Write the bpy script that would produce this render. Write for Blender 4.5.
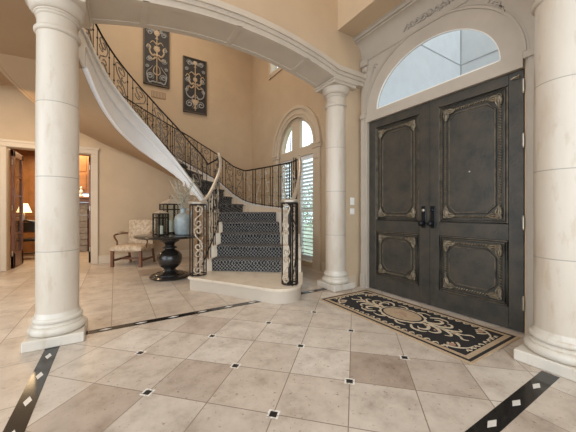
import bpy, math, random
from mathutils import Vector, Matrix
random.seed(7)
S = bpy.context.scene
for o in list(bpy.data.objects): bpy.data.objects.remove(o)
COL = S.collection
PI = math.pi
# ------------------------------------------------------------------ camera, world, lights, exposure
YAW = math.radians(31.7)
cd = bpy.data.cameras.new('camera'); cd.sensor_width = 36; cd.lens = 17.5; cd.shift_y = -4/576; cd.clip_start = .05
cam = bpy.data.objects.new('camera', cd); COL.objects.link(cam)
cam.location = (0, 0, 1.12); cam.rotation_euler = (PI/2, 0, -YAW); S.camera = cam
w = bpy.data.worlds.new('world'); S.world = w; w.use_nodes = True
bg = w.node_tree.nodes['Background']; bg.inputs[0].default_value = (.80, .90, 1, 1); bg.inputs[1].default_value = 2.5
S.view_settings.view_transform = 'Standard'; S.view_settings.look = 'None'; S.view_settings.gamma = 1
S.view_settings.use_curve_mapping = False; S.view_settings.exposure = -0.14
def area(name, loc, rot, sx, sy, power, col):
    l = bpy.data.lights.new(name, 'AREA'); l.shape = 'RECTANGLE'; l.size = sx; l.size_y = sy; l.energy = power; l.color = col
    o = bpy.data.objects.new(name, l); COL.objects.link(o); o.location = loc; o.rotation_euler = rot
    return o
area('hall_ceiling_light', (.9, 5.3, 6.3), (0, 0, 0), 2.4, 2.2, 76, (1, .84, .66))
area('foyer_ceiling_light', (1.2, 1.6, 5.6), (0, 0, 0), 2.4, 2.4, 45, (1, .90, .78))
area('living_room_daylight', (-1.0, -2.6, 2.2), (math.radians(82), 0, math.radians(-12)), 5.0, 3.0, 62, (.92, .96, 1))
area('side_room_daylight', (-4.6, 2.6, 1.8), (PI/2, 0, math.radians(-90)), 4.5, 2.6, 62, (.82, .91, 1))
area('side_hall_light', (-1.6, 5.6, 2.95), (math.radians(18), 0, 0), .5, .5, 34, (1, .70, .40))
area('library_light', (-1.3, 9.0, 2.7), (0, 0, 0), 1.5, 1.5, 80, (1, .72, .42))

# ------------------------------------------------------------------ helpers
def setp(o, label=None, cat=None, group=None, kind=None):
    if label: o['label'] = label
    if cat: o['category'] = cat
    if group: o['group'] = group
    if kind: o['kind'] = kind
    return o
def thing(name, loc, label, cat, group=None):
    o = bpy.data.objects.new(name, None); o.empty_display_size = .1; COL.objects.link(o); o.location = loc
    return setp(o, label, cat, group)
def wloc(o):
    v = Vector((0, 0, 0))
    while o: v = v + o.location; o = o.parent
    return v
class MB:
    def __init__(s): s.v = []; s.f = []; s.M = Matrix.Identity(4)
    def add(s, vs, fs):
        n = len(s.v); s.v += [tuple(s.M @ Vector(p)) for p in vs]; s.f += [tuple(n+i for i in f) for f in fs]; return s
    def box(s, x0, x1, y0, y1, z0, z1, b=0):
        if b <= 0:
            v = [(x, y, z) for x in (x0, x1) for y in (y0, y1) for z in (z0, z1)]
            return s.add(v, [(0,1,3,2), (4,6,7,5), (0,4,5,1), (2,3,7,6), (0,2,6,4), (1,5,7,3)])
        b = min(b, (x1-x0)*.45, (y1-y0)*.45, (z1-z0)*.45)
        v = []; 
        idx = {}
        for i, x in enumerate((x0, x1)):
            for j, y in enumerate((y0, y1)):
                for k, z in enumerate((z0, z1)):
                    sx, sy, sz = (b, -b)[i], (b, -b)[j], (b, -b)[k]
                    idx[i,j,k] = len(v); v += [(x, y+sy, z+sz), (x+sx, y, z+sz), (x+sx, y+sy, z)]
        f = []
        for i in (0,1): f.append([idx[i,0,0], idx[i,1,0], idx[i,1,1], idx[i,0,1]])
        for j in (0,1): f.append([idx[0,j,0]+1, idx[1,j,0]+1, idx[1,j,1]+1, idx[0,j,1]+1])
        for k in (0,1): f.append([idx[0,0,k]+2, idx[1,0,k]+2, idx[1,1,k]+2, idx[0,1,k]+2])
        for i in (0,1):
            for j in (0,1): f.append([idx[i,j,0], idx[i,j,0]+1, idx[i,j,1]+1, idx[i,j,1]])
            for k in (0,1): f.append([idx[i,0,k], idx[i,0,k]+2, idx[i,1,k]+2, idx[i,1,k]])
        for j in (0,1):
            for k in (0,1): f.append([idx[0,j,k]+1, idx[0,j,k]+2, idx[1,j,k]+2, idx[1,j,k]+1])
        for k3 in idx.values(): f.append([k3, k3+1, k3+2])
        return s.add(v, f)
    def prism(s, poly, z0, z1):
        n = len(poly)
        v = [(p[0], p[1], z0) for p in poly] + [(p[0], p[1], z1) for p in poly]
        return s.add(v, [tuple(range(n))[::-1], tuple(range(n, 2*n))] + [(i, (i+1) % n, n+(i+1) % n, n+i) for i in range(n)])
    def lathe(s, prof, cx=0, cy=0, n=32, cz=0):
        v = []; f = []
        for r, z in prof:
            for i in range(n):
                a = 2*PI*i/n; v.append((cx+r*math.cos(a), cy+r*math.sin(a), cz+z))
        m = len(prof)
        for j in range(m-1):
            for i in range(n): f.append((j*n+i, j*n+(i+1) % n, (j+1)*n+(i+1) % n, (j+1)*n+i))
        f.append(tuple(range(n))[::-1]); f.append(tuple((m-1)*n+i for i in range(n)))
        return s.add(v, f)
    def tube(s, pts, r, n=6, closed=False, flat=1.0, taper=None):
        P = [Vector(p) for p in pts]; m = len(P); v = []; f = []; up = None
        for i in range(m):
            if closed: t = P[(i+1) % m]-P[(i-1) % m]
            else: t = P[min(i+1, m-1)]-P[max(i-1, 0)]
            if t.length < 1e-9: t = Vector((0, 0, 1))
            t.normalize()
            if up is None: up = Vector((0, 0, 1)) if abs(t.z) < .9 else Vector((1, 0, 0))
            up = up-t*up.dot(t)
            if up.length < 1e-6: up = t.orthogonal()
            up.normalize(); sd = t.cross(up)
            rr = r*(taper(i/(m-1)) if taper else 1)
            for k in range(n):
                a = 2*PI*(k+.5)/n; v.append(tuple(P[i]+up*(rr*flat*math.sin(a))+sd*(rr*math.cos(a))))
        for i in range(m if closed else m-1):
            for k in range(n):
                j = (i+1) % m; f.append((i*n+k, i*n+(k+1) % n, j*n+(k+1) % n, j*n+k))
        if not closed: f.append(tuple(range(n))[::-1]); f.append(tuple((m-1)*n+k for k in range(n)))
        return s.add(v, f)
    def ball(s, c, r, n=10, sz=1):
        return s.lathe([(max(r*math.sin(PI*i/n), 1e-4), -r*sz*math.cos(PI*i/n)) for i in range(n+1)], c[0], c[1], n+2, c[2])
    def build(s, name, mat, parent=None, smooth=35, **kw):
        me = bpy.data.meshes.new(name); o = bpy.data.objects.new(name, me); COL.objects.link(o)
        off = Vector((0, 0, 0))
        if parent: off = wloc(parent); o.parent = parent
        elif kw.get('org'): off = Vector(kw['org']); o.location = off
        me.from_pydata([tuple(Vector(p)-off) for p in s.v], [], s.f); me.validate(); me.update()
        import bmesh
        b = bmesh.new(); b.from_mesh(me); bmesh.ops.recalc_face_normals(b, faces=b.faces); b.to_mesh(me); b.free()
        if smooth:
            me.shade_smooth(); me.set_sharp_from_angle(angle=math.radians(smooth))
        me.materials.append(mat)
        if kw.get('kind'): o['kind'] = kw['kind']
        setp(o, kw.get('label'), kw.get('cat'), kw.get('group'))
        return o
def struct(name, mb, mat, smooth=35): return mb.build(name, mat, None, smooth, kind='structure')
def copy_tree(o, loc=None, label=None):
    c = o.copy(); COL.objects.link(c)
    if loc: c.location = loc
    if label: c['label'] = label
    for ch in list(o.children):
        d = ch.copy(); COL.objects.link(d); d.parent = c
        for g in list(ch.children):
            e = g.copy(); COL.objects.link(e); e.parent = d
    return c
def spline(cps, n=8):
    P = [Vector(p) for p in cps]; out = []
    for i in range(len(P)-1):
        a = P[max(i-1, 0)]; b = P[i]; c = P[i+1]; d = P[min(i+2, len(P)-1)]
        for k in range(n):
            t = k/n
            out.append(.5*((2*b)+(c-a)*t+(2*a-5*b+4*c-d)*t*t+(3*b-a-3*c+d)*t**3))
    out.append(P[-1]); return out
def spiral(cx, cy, r0, r1, a0, a1, n=16):
    return [(cx+(r0+(r1-r0)*t/n)*math.cos(a0+(a1-a0)*t/n), cy+(r0+(r1-r0)*t/n)*math.sin(a0+(a1-a0)*t/n)) for t in range(n+1)]
def s_scroll(w, h, turns=1.35):
    """S scroll inside a box w x h centred on 0, 2D points"""
    r = w*.46; c = h/2-r
    a = spiral(0, c, r*.22, r, PI*.5-turns*2*PI+PI*.5, PI, 20)
    b = [(-x, -y) for x, y in a][::-1]
    mid = [(-r*.93+(1.86*r)*t/6, (c*.55)*(1-2*t/6)) for t in range(1, 6)]
    return a+[(p[0], p[1]) for p in mid]+b
# ------------------------------------------------------------------ materials
def mat(name, col, rough=.5, metal=0, spec=None, noise=0, nscale=4, bump=0, bscale=30, col2=None, coat=0, emit=None):
    m = bpy.data.materials.new(name); m.use_nodes = True; nt = m.node_tree; b = nt.nodes['Principled BSDF']
    b.inputs['Base Color'].default_value = (*col, 1); b.inputs['Roughness'].default_value = rough; b.inputs['Metallic'].default_value = metal
    if spec is not None: b.inputs['Specular IOR Level'].default_value = spec
    if coat: b.inputs['Coat Weight'].default_value = coat; b.inputs['Coat Roughness'].default_value = .1
    tc = nt.nodes.new('ShaderNodeTexCoord')
    if noise or col2:
        n = nt.nodes.new('ShaderNodeTexNoise'); n.inputs['Scale'].default_value = nscale; n.inputs['Detail'].default_value = 6; n.inputs['Roughness'].default_value = .6
        r = nt.nodes.new('ShaderNodeValToRGB'); r.color_ramp.elements[0].position = .32; r.color_ramp.elements[1].position = .68
        c2 = col2 or tuple(c*(1-noise) for c in col)
        r.color_ramp.elements[0].color = (*c2, 1); r.color_ramp.elements[1].color = (*col, 1)
        nt.links.new(tc.outputs['Object'], n.inputs['Vector']); nt.links.new(n.outputs['Fac'], r.inputs['Fac']); nt.links.new(r.outputs['Color'], b.inputs['Base Color'])
    if bump:
        n2 = nt.nodes.new('ShaderNodeTexNoise'); n2.inputs['Scale'].default_value = bscale; n2.inputs['Detail'].default_value = 4
        bp = nt.nodes.new('ShaderNodeBump'); bp.inputs['Strength'].default_value = bump; bp.inputs['Distance'].default_value = .01
        nt.links.new(tc.outputs['Object'], n2.inputs['Vector']); nt.links.new(n2.outputs['Fac'], bp.inputs['Height']); nt.links.new(bp.outputs['Normal'], b.inputs['Normal'])
    if emit: b.inputs['Emission Color'].default_value = (*emit[0], 1); b.inputs['Emission Strength'].default_value = emit[1]
    return m
class G:
    """tiny math-node helper"""
    def __init__(s, m): s.nt = m.node_tree
    def m(s, op, a, b=None, c=None):
        n = s.nt.nodes.new('ShaderNodeMath'); n.operation = op
        for i, x in enumerate((a, b, c)):
            if x is None: continue
            if isinstance(x, (int, float)): n.inputs[i].default_value = x
            else: s.nt.links.new(x, n.inputs[i])
        return n.outputs[0]
    def mix(s, f, a, b, typ='MIX'):
        n = s.nt.nodes.new('ShaderNodeMixRGB'); n.blend_type = typ
        for i, x in enumerate((f, a, b)):
            if isinstance(x, (int, float)): n.inputs[i].default_value = x
            elif isinstance(x, tuple): n.inputs[i].default_value = (*x, 1)
            else: s.nt.links.new(x, n.inputs[i])
        return n.outputs[0]
    def noise(s, vec, sc, det=5, rough=.6):
        n = s.nt.nodes.new('ShaderNodeTexNoise'); n.inputs['Scale'].default_value = sc; n.inputs['Detail'].default_value = det; n.inputs['Roughness'].default_value = rough
        s.nt.links.new(vec, n.inputs['Vector']); return n.outputs['Fac']
    def ramp(s, f, stops):
        n = s.nt.nodes.new('ShaderNodeValToRGB'); e = n.color_ramp.elements
        e[0].position, e[0].color = stops[0][0], (*stops[0][1], 1); e[1].position, e[1].color = stops[-1][0], (*stops[-1][1], 1)
        for p, c in stops[1:-1]: x = e.new(p); x.color = (*c, 1)
        s.nt.links.new(f, n.inputs[0]); return n.outputs[0]
    def xyz(s, vec):
        n = s.nt.nodes.new('ShaderNodeSeparateXYZ'); s.nt.links.new(vec, n.inputs[0]); return n.outputs
    def comb(s, x, y, z=0):
        n = s.nt.nodes.new('ShaderNodeCombineXYZ')
        for i, v in enumerate((x, y, z)):
            if isinstance(v, (int, float)): n.inputs[i].default_value = v
            else: s.nt.links.new(v, n.inputs[i])
        return n.outputs[0]
    def white(s, vec):
        n = s.nt.nodes.new('ShaderNodeTexWhiteNoise'); s.nt.links.new(vec, n.inputs['Vector']); return n.outputs['Value']
    def tc(s):
        n = s.nt.nodes.new('ShaderNodeTexCoord'); return n.outputs['Object']
def floor_mat():
    m = mat('travertine_floor', (.6, .5, .4), .22); g = G(m); b = m.node_tree.nodes['Principled BSDF']; co = g.tc(); x, y, z = g.xyz(co)
    def lat(u, v, su, sv, stag=False):
        a = g.m('DIVIDE', v, sv); iv = g.m('FLOOR', a); fv = g.m('FRACT', a)
        uu = g.m('DIVIDE', u, su)
        if stag: uu = g.m('ADD', uu, g.m('MULTIPLY', g.m('MODULO', iv, 2), .5))
        iu = g.m('FLOOR', uu); fu = g.m('FRACT', uu)
        du = g.m('MULTIPLY', g.m('MINIMUM', fu, g.m('SUBTRACT', 1, fu)), su); dv = g.m('MULTIPLY', g.m('MINIMUM', fv, g.m('SUBTRACT', 1, fv)), sv)
        return g.white(g.comb(iu, iv, 3.3)), g.m('MINIMUM', du, dv)
    r2 = 2**.5; X0, Y0, Q = .746, 1.938, .575
    dx = g.m('SUBTRACT', x, X0-Q*20); dy = g.m('SUBTRACT', y, Y0-Q*20)
    idA, eA = lat(g.m('DIVIDE', g.m('ADD', g.m('SUBTRACT', dx, dy), Q*40), r2), g.m('DIVIDE', g.m('ADD', dx, dy), r2), Q/r2, Q/r2)
    idB, eB = lat(g.m('ADD', y, 20), g.m('ADD', x, .03+.4*30), .6, .4, True)
    inn = g.m('MULTIPLY', g.m('MULTIPLY', g.m('GREATER_THAN', x, -.40), g.m('LESS_THAN', y, 3.17)), g.m('GREATER_THAN', y, .69))
    idd = g.mix(inn, idB, idA); e = g.m('ADD', g.m('MULTIPLY', inn, eA), g.m('MULTIPLY', g.m('SUBTRACT', 1, inn), eB))
    tile = g.ramp(idd, [(0, (.43, .35, .285)), (.10, (.55, .475, .405)), (.22, (.62, .555, .485)), (.6, (.59, .515, .44)), (.8, (.66, .60, .53)), (1, (.68, .625, .56))])
    n1 = g.noise(co, 5, 8, .65); n2 = g.noise(co, 22, 4, .6)
    tile = g.mix(.8, tile, g.ramp(n1, [(.3, (.56, .49, .43)), (.48, (.87, .83, .78)), (.7, (1.07, 1.04, 1.0))]), 'MULTIPLY')
    pit = g.ramp(g.noise(co, 34, 5, .7), [(.33, (.42, .35, .29)), (.40, (1, 1, 1))]); tile = g.mix(.8, tile, pit, 'MULTIPLY')
    grout = g.m('LESS_THAN', e, .0032); tile = g.mix(grout, tile, (.26, .20, .155))
    fx = g.m('SUBTRACT', g.m('FRACT', g.m('ADD', g.m('DIVIDE', dx, Q), .5)), .5); fy = g.m('SUBTRACT', g.m('FRACT', g.m('ADD', g.m('DIVIDE', dy, Q), .5)), .5)
    A = g.m('ABSOLUTE', g.m('SUBTRACT', fx, fy)); B = g.m('ABSOLUTE', g.m('ADD', fx, fy)); M = g.m('MULTIPLY', g.m('MAXIMUM', A, B), Q/r2)
    inn2 = g.m('MULTIPLY', g.m('MULTIPLY', g.m('GREATER_THAN', x, -.1), g.m('LESS_THAN', y, 2.8)), g.m('MULTIPLY', g.m('GREATER_THAN', y, 1.1), g.m('LESS_THAN', x, 2.2)))
    ins = g.m('MULTIPLY', inn2, g.m('LESS_THAN', M, .033))
    ch = g.white(g.comb(g.m('FLOOR', g.m('MULTIPLY', g.m('SUBTRACT', x, y), 75)), g.m('FLOOR', g.m('MULTIPLY', g.m('ADD', x, y), 75)), 1))
    mos = g.ramp(ch, [(0, (.30, .26, .22)), (.35, (.75, .72, .66)), (1, (.8, .77, .7))])
    mos = g.mix(g.m('LESS_THAN', M, .021), mos, (.012, .010, .009)); tile = g.mix(ins, tile, mos)
    m.node_tree.links.new(tile, b.inputs['Base Color'])
    bp = m.node_tree.nodes.new('ShaderNodeBump'); bp.inputs['Strength'].default_value = .25; bp.inputs['Distance'].default_value = .004
    m.node_tree.links.new(g.m('SUBTRACT', n2, g.m('MULTIPLY', grout, .6)), bp.inputs['Height']); m.node_tree.links.new(bp.outputs['Normal'], b.inputs['Normal'])
    m.node_tree.links.new(g.m('ADD', .20, g.m('MULTIPLY', n1, .25)), b.inputs['Roughness'])
    return m
def marble_mat(name, base, vein, joints=False):
    m = mat(name, base, .32); g = G(m); b = m.node_tree.nodes['Principled BSDF']; co = g.tc(); x, y, z = g.xyz(co)
    sv = g.comb(g.m('MULTIPLY', x, 3.0), g.m('MULTIPLY', y, 3.0), g.m('MULTIPLY', z, .9))
    n = g.noise(sv, 1.6, 8, .62); c = g.ramp(n, [(.30, vein), (.46, base), (.7, tuple(min(1, k*1.07) for k in base))])
    n2 = g.noise(sv, 5, 5, .6); c = g.mix(.6, c, g.ramp(n2, [(.34, (.86, .81, .74)), (.42, (1, 1, 1))]), 'MULTIPLY')
    if joints:
        f = g.m('FRACT', g.m('DIVIDE', g.m('ADD', z, -.785+.635*4), .635)); d = g.m('MINIMUM', f, g.m('SUBTRACT', 1, f))
        c = g.mix(g.m('LESS_THAN', d, .0055), c, tuple(k*.62 for k in base))
        idd = g.white(g.comb(g.m('FLOOR', g.m('DIVIDE', g.m('ADD', z, -.785+.635*4), .635)), 2.2, 1)); c = g.mix(.5, c, g.ramp(idd, [(0, (.88, .86, .84)), (1, (1.05, 1.04, 1.03))]), 'MULTIPLY')
    m.node_tree.links.new(c, b.inputs['Base Color']); return m
def carpet_mat():
    m = mat('stair_runner', (.03, .03, .035), .95); g = G(m); b = m.node_tree.nodes['Principled BSDF']; x, y, z = g.xyz(g.tc())
    u = g.m('SUBTRACT', g.m('MULTIPLY', x, .851), g.m('MULTIPLY', y, .525)); v = g.m('ADD', z, g.m('ADD', g.m('MULTIPLY', x, .525), g.m('MULTIPLY', y, .851)))
    p = .054; U = g.m('DIVIDE', u, p); V = g.m('DIVIDE', v, p)
    a = g.m('FRACT', g.m('ADD', g.m('ADD', U, V), 50)); c = g.m('FRACT', g.m('ADD', g.m('SUBTRACT', U, V), 50))
    k = g.m('MAXIMUM', g.m('LESS_THAN', a, .22), g.m('LESS_THAN', c, .22))
    w = g.white(g.comb(g.m('FLOOR', g.m('MULTIPLY', u, 140)), g.m('FLOOR', g.m('MULTIPLY', v, 140)), 1))
    k = g.m('MULTIPLY', k, g.m('GREATER_THAN', w, .15))
    c = g.mix(k, (.010, .012, .017), (.27, .25, .22)); m.node_tree.links.new(c, b.inputs['Base Color']); return m
def door_mat():
    m = mat('bronze_door', (.07, .065, .055), .42, .35, bump=.25, bscale=40); g = G(m); b = m.node_tree.nodes['Principled BSDF']; co = g.tc()
    c = g.ramp(g.noise(co, 5, 7, .65), [(.3, (.042, .043, .038)), (.5, (.070, .062, .050)), (.72, (.092, .078, .058))])
    m.node_tree.links.new(c, b.inputs['Base Color']); return m
M = dict(
 floor=floor_mat(), wall=mat('tan_plaster', (.575, .43, .28), .8, noise=.10, nscale=2.2, bump=.12, bscale=7),
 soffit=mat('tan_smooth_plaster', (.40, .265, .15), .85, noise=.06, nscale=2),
 cream=mat('cream_stone_trim', (.58, .495, .395), .55, noise=.10, nscale=3, bump=.05), white=mat('white_stair_paint', (.76, .75, .73), .4, noise=.05),
 trimw=mat('tan_painted_trim', (.62, .50, .36), .45, noise=.05), surround=mat('taupe_cast_stone', (.48, .41, .33), .6, noise=.12, nscale=3, bump=.08),
 column=marble_mat('column_marble', (.62, .54, .44), (.55, .455, .35), True), marble=marble_mat('plinth_marble', (.66, .60, .51), (.54, .44, .33)),
 tread=marble_mat('tread_stone', (.70, .60, .47), (.58, .46, .34)), carpet=carpet_mat(),
 granite=mat('black_granite', (.030, .026, .022), .12, noise=0, col2=(.008, .008, .008), nscale=60), diamond=mat('pale_inlay', (.72, .68, .62), .25, noise=.1, nscale=20),
 iron=mat('dark_iron', (.035, .028, .024), .42, .6, noise=.4, nscale=20), bronze=mat('gilded_iron', (.68, .58, .44), .45, .15, col2=(.26, .20, .14), nscale=25),
 pewter=mat('pale_bronze_handrail', (.60, .52, .42), .3, .45, noise=.2, nscale=12), door=door_mat(), gilt=mat('aged_gold_carving', (.33, .265, .175), .42, .45, col2=(.09, .075, .055), nscale=30),
 scrollwork=mat('antiqued_iron_scroll', (.24, .195, .15), .45, .3, noise=.35, nscale=20), mould=mat('bronze_moulding', (.17, .14, .10), .4, .4, col2=(.06, .052, .042), nscale=12), blackmetal=mat('black_hardware', (.02, .022, .025), .3, .7), steel=mat('brass_hinge', (.5, .46, .38), .3, .9),
 rugblack=mat('rug_black_pile', (.018, .015, .014), .98, noise=.3, nscale=80, bump=.5, bscale=200), rugtan=mat('rug_tan_pile', (.52, .38, .24), .98, noise=.25, nscale=40, bump=.5, bscale=200),
 rugcream=mat('rug_cream_pile', (.66, .54, .38), .98, noise=.2, nscale=40), rugrose=mat('rug_rose_pile', (.42, .24, .16), .98, noise=.2, nscale=40),
 ebony=mat('ebonised_wood', (.018, .015, .013), .22, coat=.4), wood=mat('mahogany', (.22, .085, .035), .35, noise=.4, nscale=14, coat=.2),
 panel=mat('library_wood_panelling', (.42, .19, .065), .4, noise=.35, nscale=6), chair=mat('floral_upholstery', (.70, .60, .45), .9, col2=(.40, .27, .17), nscale=17),
 candle=mat('ivory_wax', (.80, .70, .52), .5), vase=mat('blue_grey_glazed_jar', (.40, .44, .42), .3, col2=(.22, .26, .27), nscale=7, coat=.3), twig=mat('dried_twigs', (.62, .57, .45), .9, noise=.4, nscale=30),
 artbase=mat('art_dark_panel', (.030, .026, .024), .6, noise=.3), artrel=mat('art_cream_relief', (.62, .46, .30), .6, noise=.35, nscale=12), artsilver=mat('art_grey_relief', (.42, .42, .40), .5, noise=.3, nscale=12),
 glass=None, shutter=mat('white_shutter', (.80, .80, .78), .45), plastic=mat('white_plastic', (.85, .82, .76), .4), stucco=mat('grey_porch_stucco', (.80, .82, .83), .85, noise=.07, nscale=5), joint=mat('dark_joint', (.42, .44, .45), .8),
 leaf=mat('garden_leaves', (.38, .52, .28), .7, noise=.5, nscale=3), bark=mat('bark', (.15, .10, .07), .9), grass=mat('lawn', (.55, .60, .42), .95, noise=.3, nscale=2),
 shade=mat('cream_lamp_shade', (.9, .75, .5), .8, emit=((1, .65, .32), 3.0)), stone=mat('grey_fireplace_stone', (.34, .31, .28), .7, noise=.4, nscale=14), black=mat('sooty_black', (.01, .01, .01), .8), ceramic=mat('white_ceramic', (.8, .78, .74), .3))
gm = bpy.data.materials.new('clear_glass'); gm.use_nodes = True; nt = gm.node_tree
for n in list(nt.nodes): nt.nodes.remove(n)
o_ = nt.nodes.new('ShaderNodeOutputMaterial'); mx = nt.nodes.new('ShaderNodeMixShader'); tr = nt.nodes.new('ShaderNodeBsdfTransparent'); gl = nt.nodes.new('ShaderNodeBsdfGlossy'); lw = nt.nodes.new('ShaderNodeLayerWeight'); pw = nt.nodes.new('ShaderNodeMath'); fr = nt.nodes.new('ShaderNodeMath')
pw.operation = 'POWER'; pw.inputs[1].default_value = 5; fr.operation = 'MULTIPLY_ADD'; fr.inputs[1].default_value = .9; fr.inputs[2].default_value = .04; lw.inputs[0].default_value = .5
nt.links.new(lw.outputs['Facing'], pw.inputs[0]); nt.links.new(pw.outputs[0], fr.inputs[0])
gl.inputs['Roughness'].default_value = .03; tr.inputs[0].default_value = (.93, .97, .98, 1)
nt.links.new(fr.outputs[0], mx.inputs[0]); nt.links.new(tr.outputs[0], mx.inputs[1]); nt.links.new(gl.outputs[0], mx.inputs[2]); nt.links.new(mx.outputs[0], o_.inputs[0]); M['glass'] = gm
# ------------------------------------------------------------------ room shell
DX, WX, BY, CH = 3.20, 3.35, 7.34, 6.6
struct('floor', MB().box(-5, 3.42, -3.2, BY, -.1, 0), M['floor'], 0)
struct('floor_library', MB().box(-4, 1.2, BY, 11.2, -.1, 0), M['floor'], 0)
# back wall with the library doorway
ox0, ox1, oz = -1.75, -.44, 2.36
b = MB(); b.box(-5, ox0, BY, BY+.16, 0, CH); b.box(ox1, WX+.2, BY, BY+.16, 0, CH); b.box(ox0, ox1, BY, BY+.16, oz, CH); struct('wall_back', b, M['wall'], 0)
def rect_casing(b, x0, x1, z1, y, w=.11, d=.03):
    b.box(x0-w, x0, y-d, y+.001, 0, z1+w, .008); b.box(x1, x1+w, y-d, y+.001, 0, z1+w, .008); b.box(x0-w-.02, x1+w+.02, y-d-.015, y+.001, z1, z1+w, .01)
    b.box(x0-w-.012, x0-w+.02, y-d-.01, y, 0, z1+w); b.box(x1+w-.02, x1+w+.012, y-d-.01, y, 0, z1+w); b.box(x0-w-.03, x1+w+.03, y-d-.03, y, z1+w-.02, z1+w+.025)
    b.box(x0-.012, x0+.004, y-.005, y+.17, 0, z1); b.box(x1-.004, x1+.012, y-.005, y+.17, 0, z1); b.box(x0, x1, y-.005, y+.17, z1-.004, z1+.012)
b = MB(); rect_casing(b, ox0, ox1, oz, BY); struct('trim_1', b, M['trimw'])
def baseboard(name, pts, h=.17, t=.02):
    b = MB()
    for (x0, y0), (x1, y1) in zip(pts[:-1], pts[1:]):
        d = Vector((x1-x0, y1-y0)); L = d.length; b.M = Matrix.Translation((x0, y0, 0)) @ Matrix.Rotation(math.atan2(d.y, d.x), 4, 'Z')
        b.box(0, L, -t, 0, 0, h-.03); b.box(0, L, -t*.65, 0, h-.03, h); b.box(0, L, -t*1.5, 0, 0, .02)
    b.M = Matrix.Identity(4); return struct(name, b, M['trimw'])
baseboard('baseboard_back', [(ox1+.12, BY), (WX, BY)]); baseboard('baseboard_left', [(-5, BY), (ox0-.12, BY)])
def arch_panel(b, Y0, Y1, z0, z1, cy, rx_, rz_, x0, x1, n=40):
    """wall piece in the plane x=const, from springing line z0 up to z1, with a half-ellipse opening"""
    angs = sorted(set([PI*i/n for i in range(n+1)]+[math.atan2(z1-z0, Y1-cy), math.atan2(z1-z0, Y0-cy)]))
    I = []; O = []
    for a in angs:
        c, s = math.cos(a), math.sin(a); I.append((cy+rx_*c, z0+rz_*s))
        ts = []
        if c > 1e-6: ts.append((Y1-cy)/c)
        if c < -1e-6: ts.append((Y0-cy)/c)
        if s > 1e-6: ts.append((z1-z0)/s)
        t = min(ts); O.append((cy+t*c, z0+t*s))
    m = len(angs)
    v = [(x0, y, z) for y, z in I]+[(x0, y, z) for y, z in O]+[(x1, y, z) for y, z in I]+[(x1, y, z) for y, z in O]
    f = []
    for i in range(m-1):
        f += [(i, i+1, m+i+1, m+i), (2*m+i, 3*m+i, 3*m+i+1, 2*m+i+1), (i, 2*m+i, 2*m+i+1, i+1), (m+i, m+i+1, 3*m+i+1, 3*m+i)]
    f += [(0, m, 3*m, 2*m), (m-1, 2*m-1+0, 4*m-1, 3*m-1)]
    b.add(v, f)
# window wall: arched french window + small upper window
wy0, wy1, wc, wr = 4.42, 5.84, 5.13, .71; wz = 2.46
b = MB(); b.box(WX, WX+.18, 3.2, wy0, 0, wz); b.box(WX, WX+.18, wy1, BY, 0, wz); b.box(WX, WX+.18, wy0, wy1, 0, .1)
arch_panel(b, 3.2, BY, wz, 4.55, wc, wr, wr, WX, WX+.18)
b.box(WX, WX+.18, 3.2, 5.45, 4.55, 5.9); b.box(WX, WX+.18, 6.25, BY, 4.55, 5.9); b.box(WX, WX+.18, 3.2, BY, 5.9, CH)
struct('wall_right', b, M['wall'], 0)
baseboard('baseboard_right', [(WX, BY), (WX, 6.08)]); baseboard('baseboard_front', [(WX, 4.18), (WX, 3.3)])
def arc_pts(cy, cz, ry, rz, x, a0=0, a1=PI, n=32): return [(x, cy+ry*math.cos(a0+(a1-a0)*i/n), cz+rz*math.sin(a0+(a1-a0)*i/n)) for i in range(n+1)]
def arc_band(b, cy, cz, r0, r1, x0, x1, n=36, k=1.0):
    v = []; f = []
    for i in range(n+1):
        a = PI*i/n; c, s = math.cos(a), math.sin(a)
        for r, x in ((r0, x0), (r1, x0), (r1, x1), (r0, x1)): v.append((x, cy+r*c, cz+r*k*s))
    for i in range(n):
        for j in range(4): f.append((4*i+j, 4*i+(j+1) % 4, 4*i+4+(j+1) % 4, 4*i+4+j))
    f += [(0, 1, 2, 3), (4*n+3, 4*n+2, 4*n+1, 4*n)]; b.add(v, f)
b = MB(); arc_band(b, wc, wz, wr-.01, wr+.20, WX-.035, WX); arc_band(b, wc, wz, wr+.17, wr+.235, WX-.06, WX); arc_band(b, wc, wz, wr+.05, wr+.075, WX-.05, WX)
for y0, y1 in ((wy0-.20, wy0+.01), (wy1-.01, wy1+.20)):
    b.box(WX-.035, WX, y0, y1, 0, wz-.02); b.box(WX-.06, WX, y0-.03, y1+.03, wz-.09, wz+.0, .01); b.box(WX-.075, WX, y0-.045, y1+.045, wz-.02, wz+.015)
    b.box(WX-.05, WX, y0+.03, y1-.03, wz-.30, wz-.09, .012); b.box(WX-.045, WX, y0-.01, y1+.01, 0, .2)
struct('trim_2', b, M['trimw'])
win = MB(); xa, xb = WX+.03, WX+.09
arc_band(win, wc, wz, wr-.07, wr+.005, xa, xb); win.box(xa-.01, xb+.01, wy0, wy1, wz-.16, wz+.03); win.box(xa-.015, xb, wc-.15, wc+.15, .1, wz+wr-.03)
win.box(xa, xb, wy0, wy0+.06, .1, wz); win.box(xa, xb, wy1-.06, wy1, .1, wz)
wo = win.build('window_1', M['trimw'], None, kind='structure')
def fan(b, cy, cz, r, x, n=24):
    b.add([(x, cy, cz)]+arc_pts(cy, cz, r, r, x, n=n), [(0, i+1, i+2) for i in range(n)])
b = MB(); fan(b, wc, wz, wr, WX+.06); b.build('pane', M['glass'], wo, 0)
b = MB(); b.box(WX+.11, WX+.115, wy0, wy1, .1, wz); b.build('pane', M['glass'], wo, 0)
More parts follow.
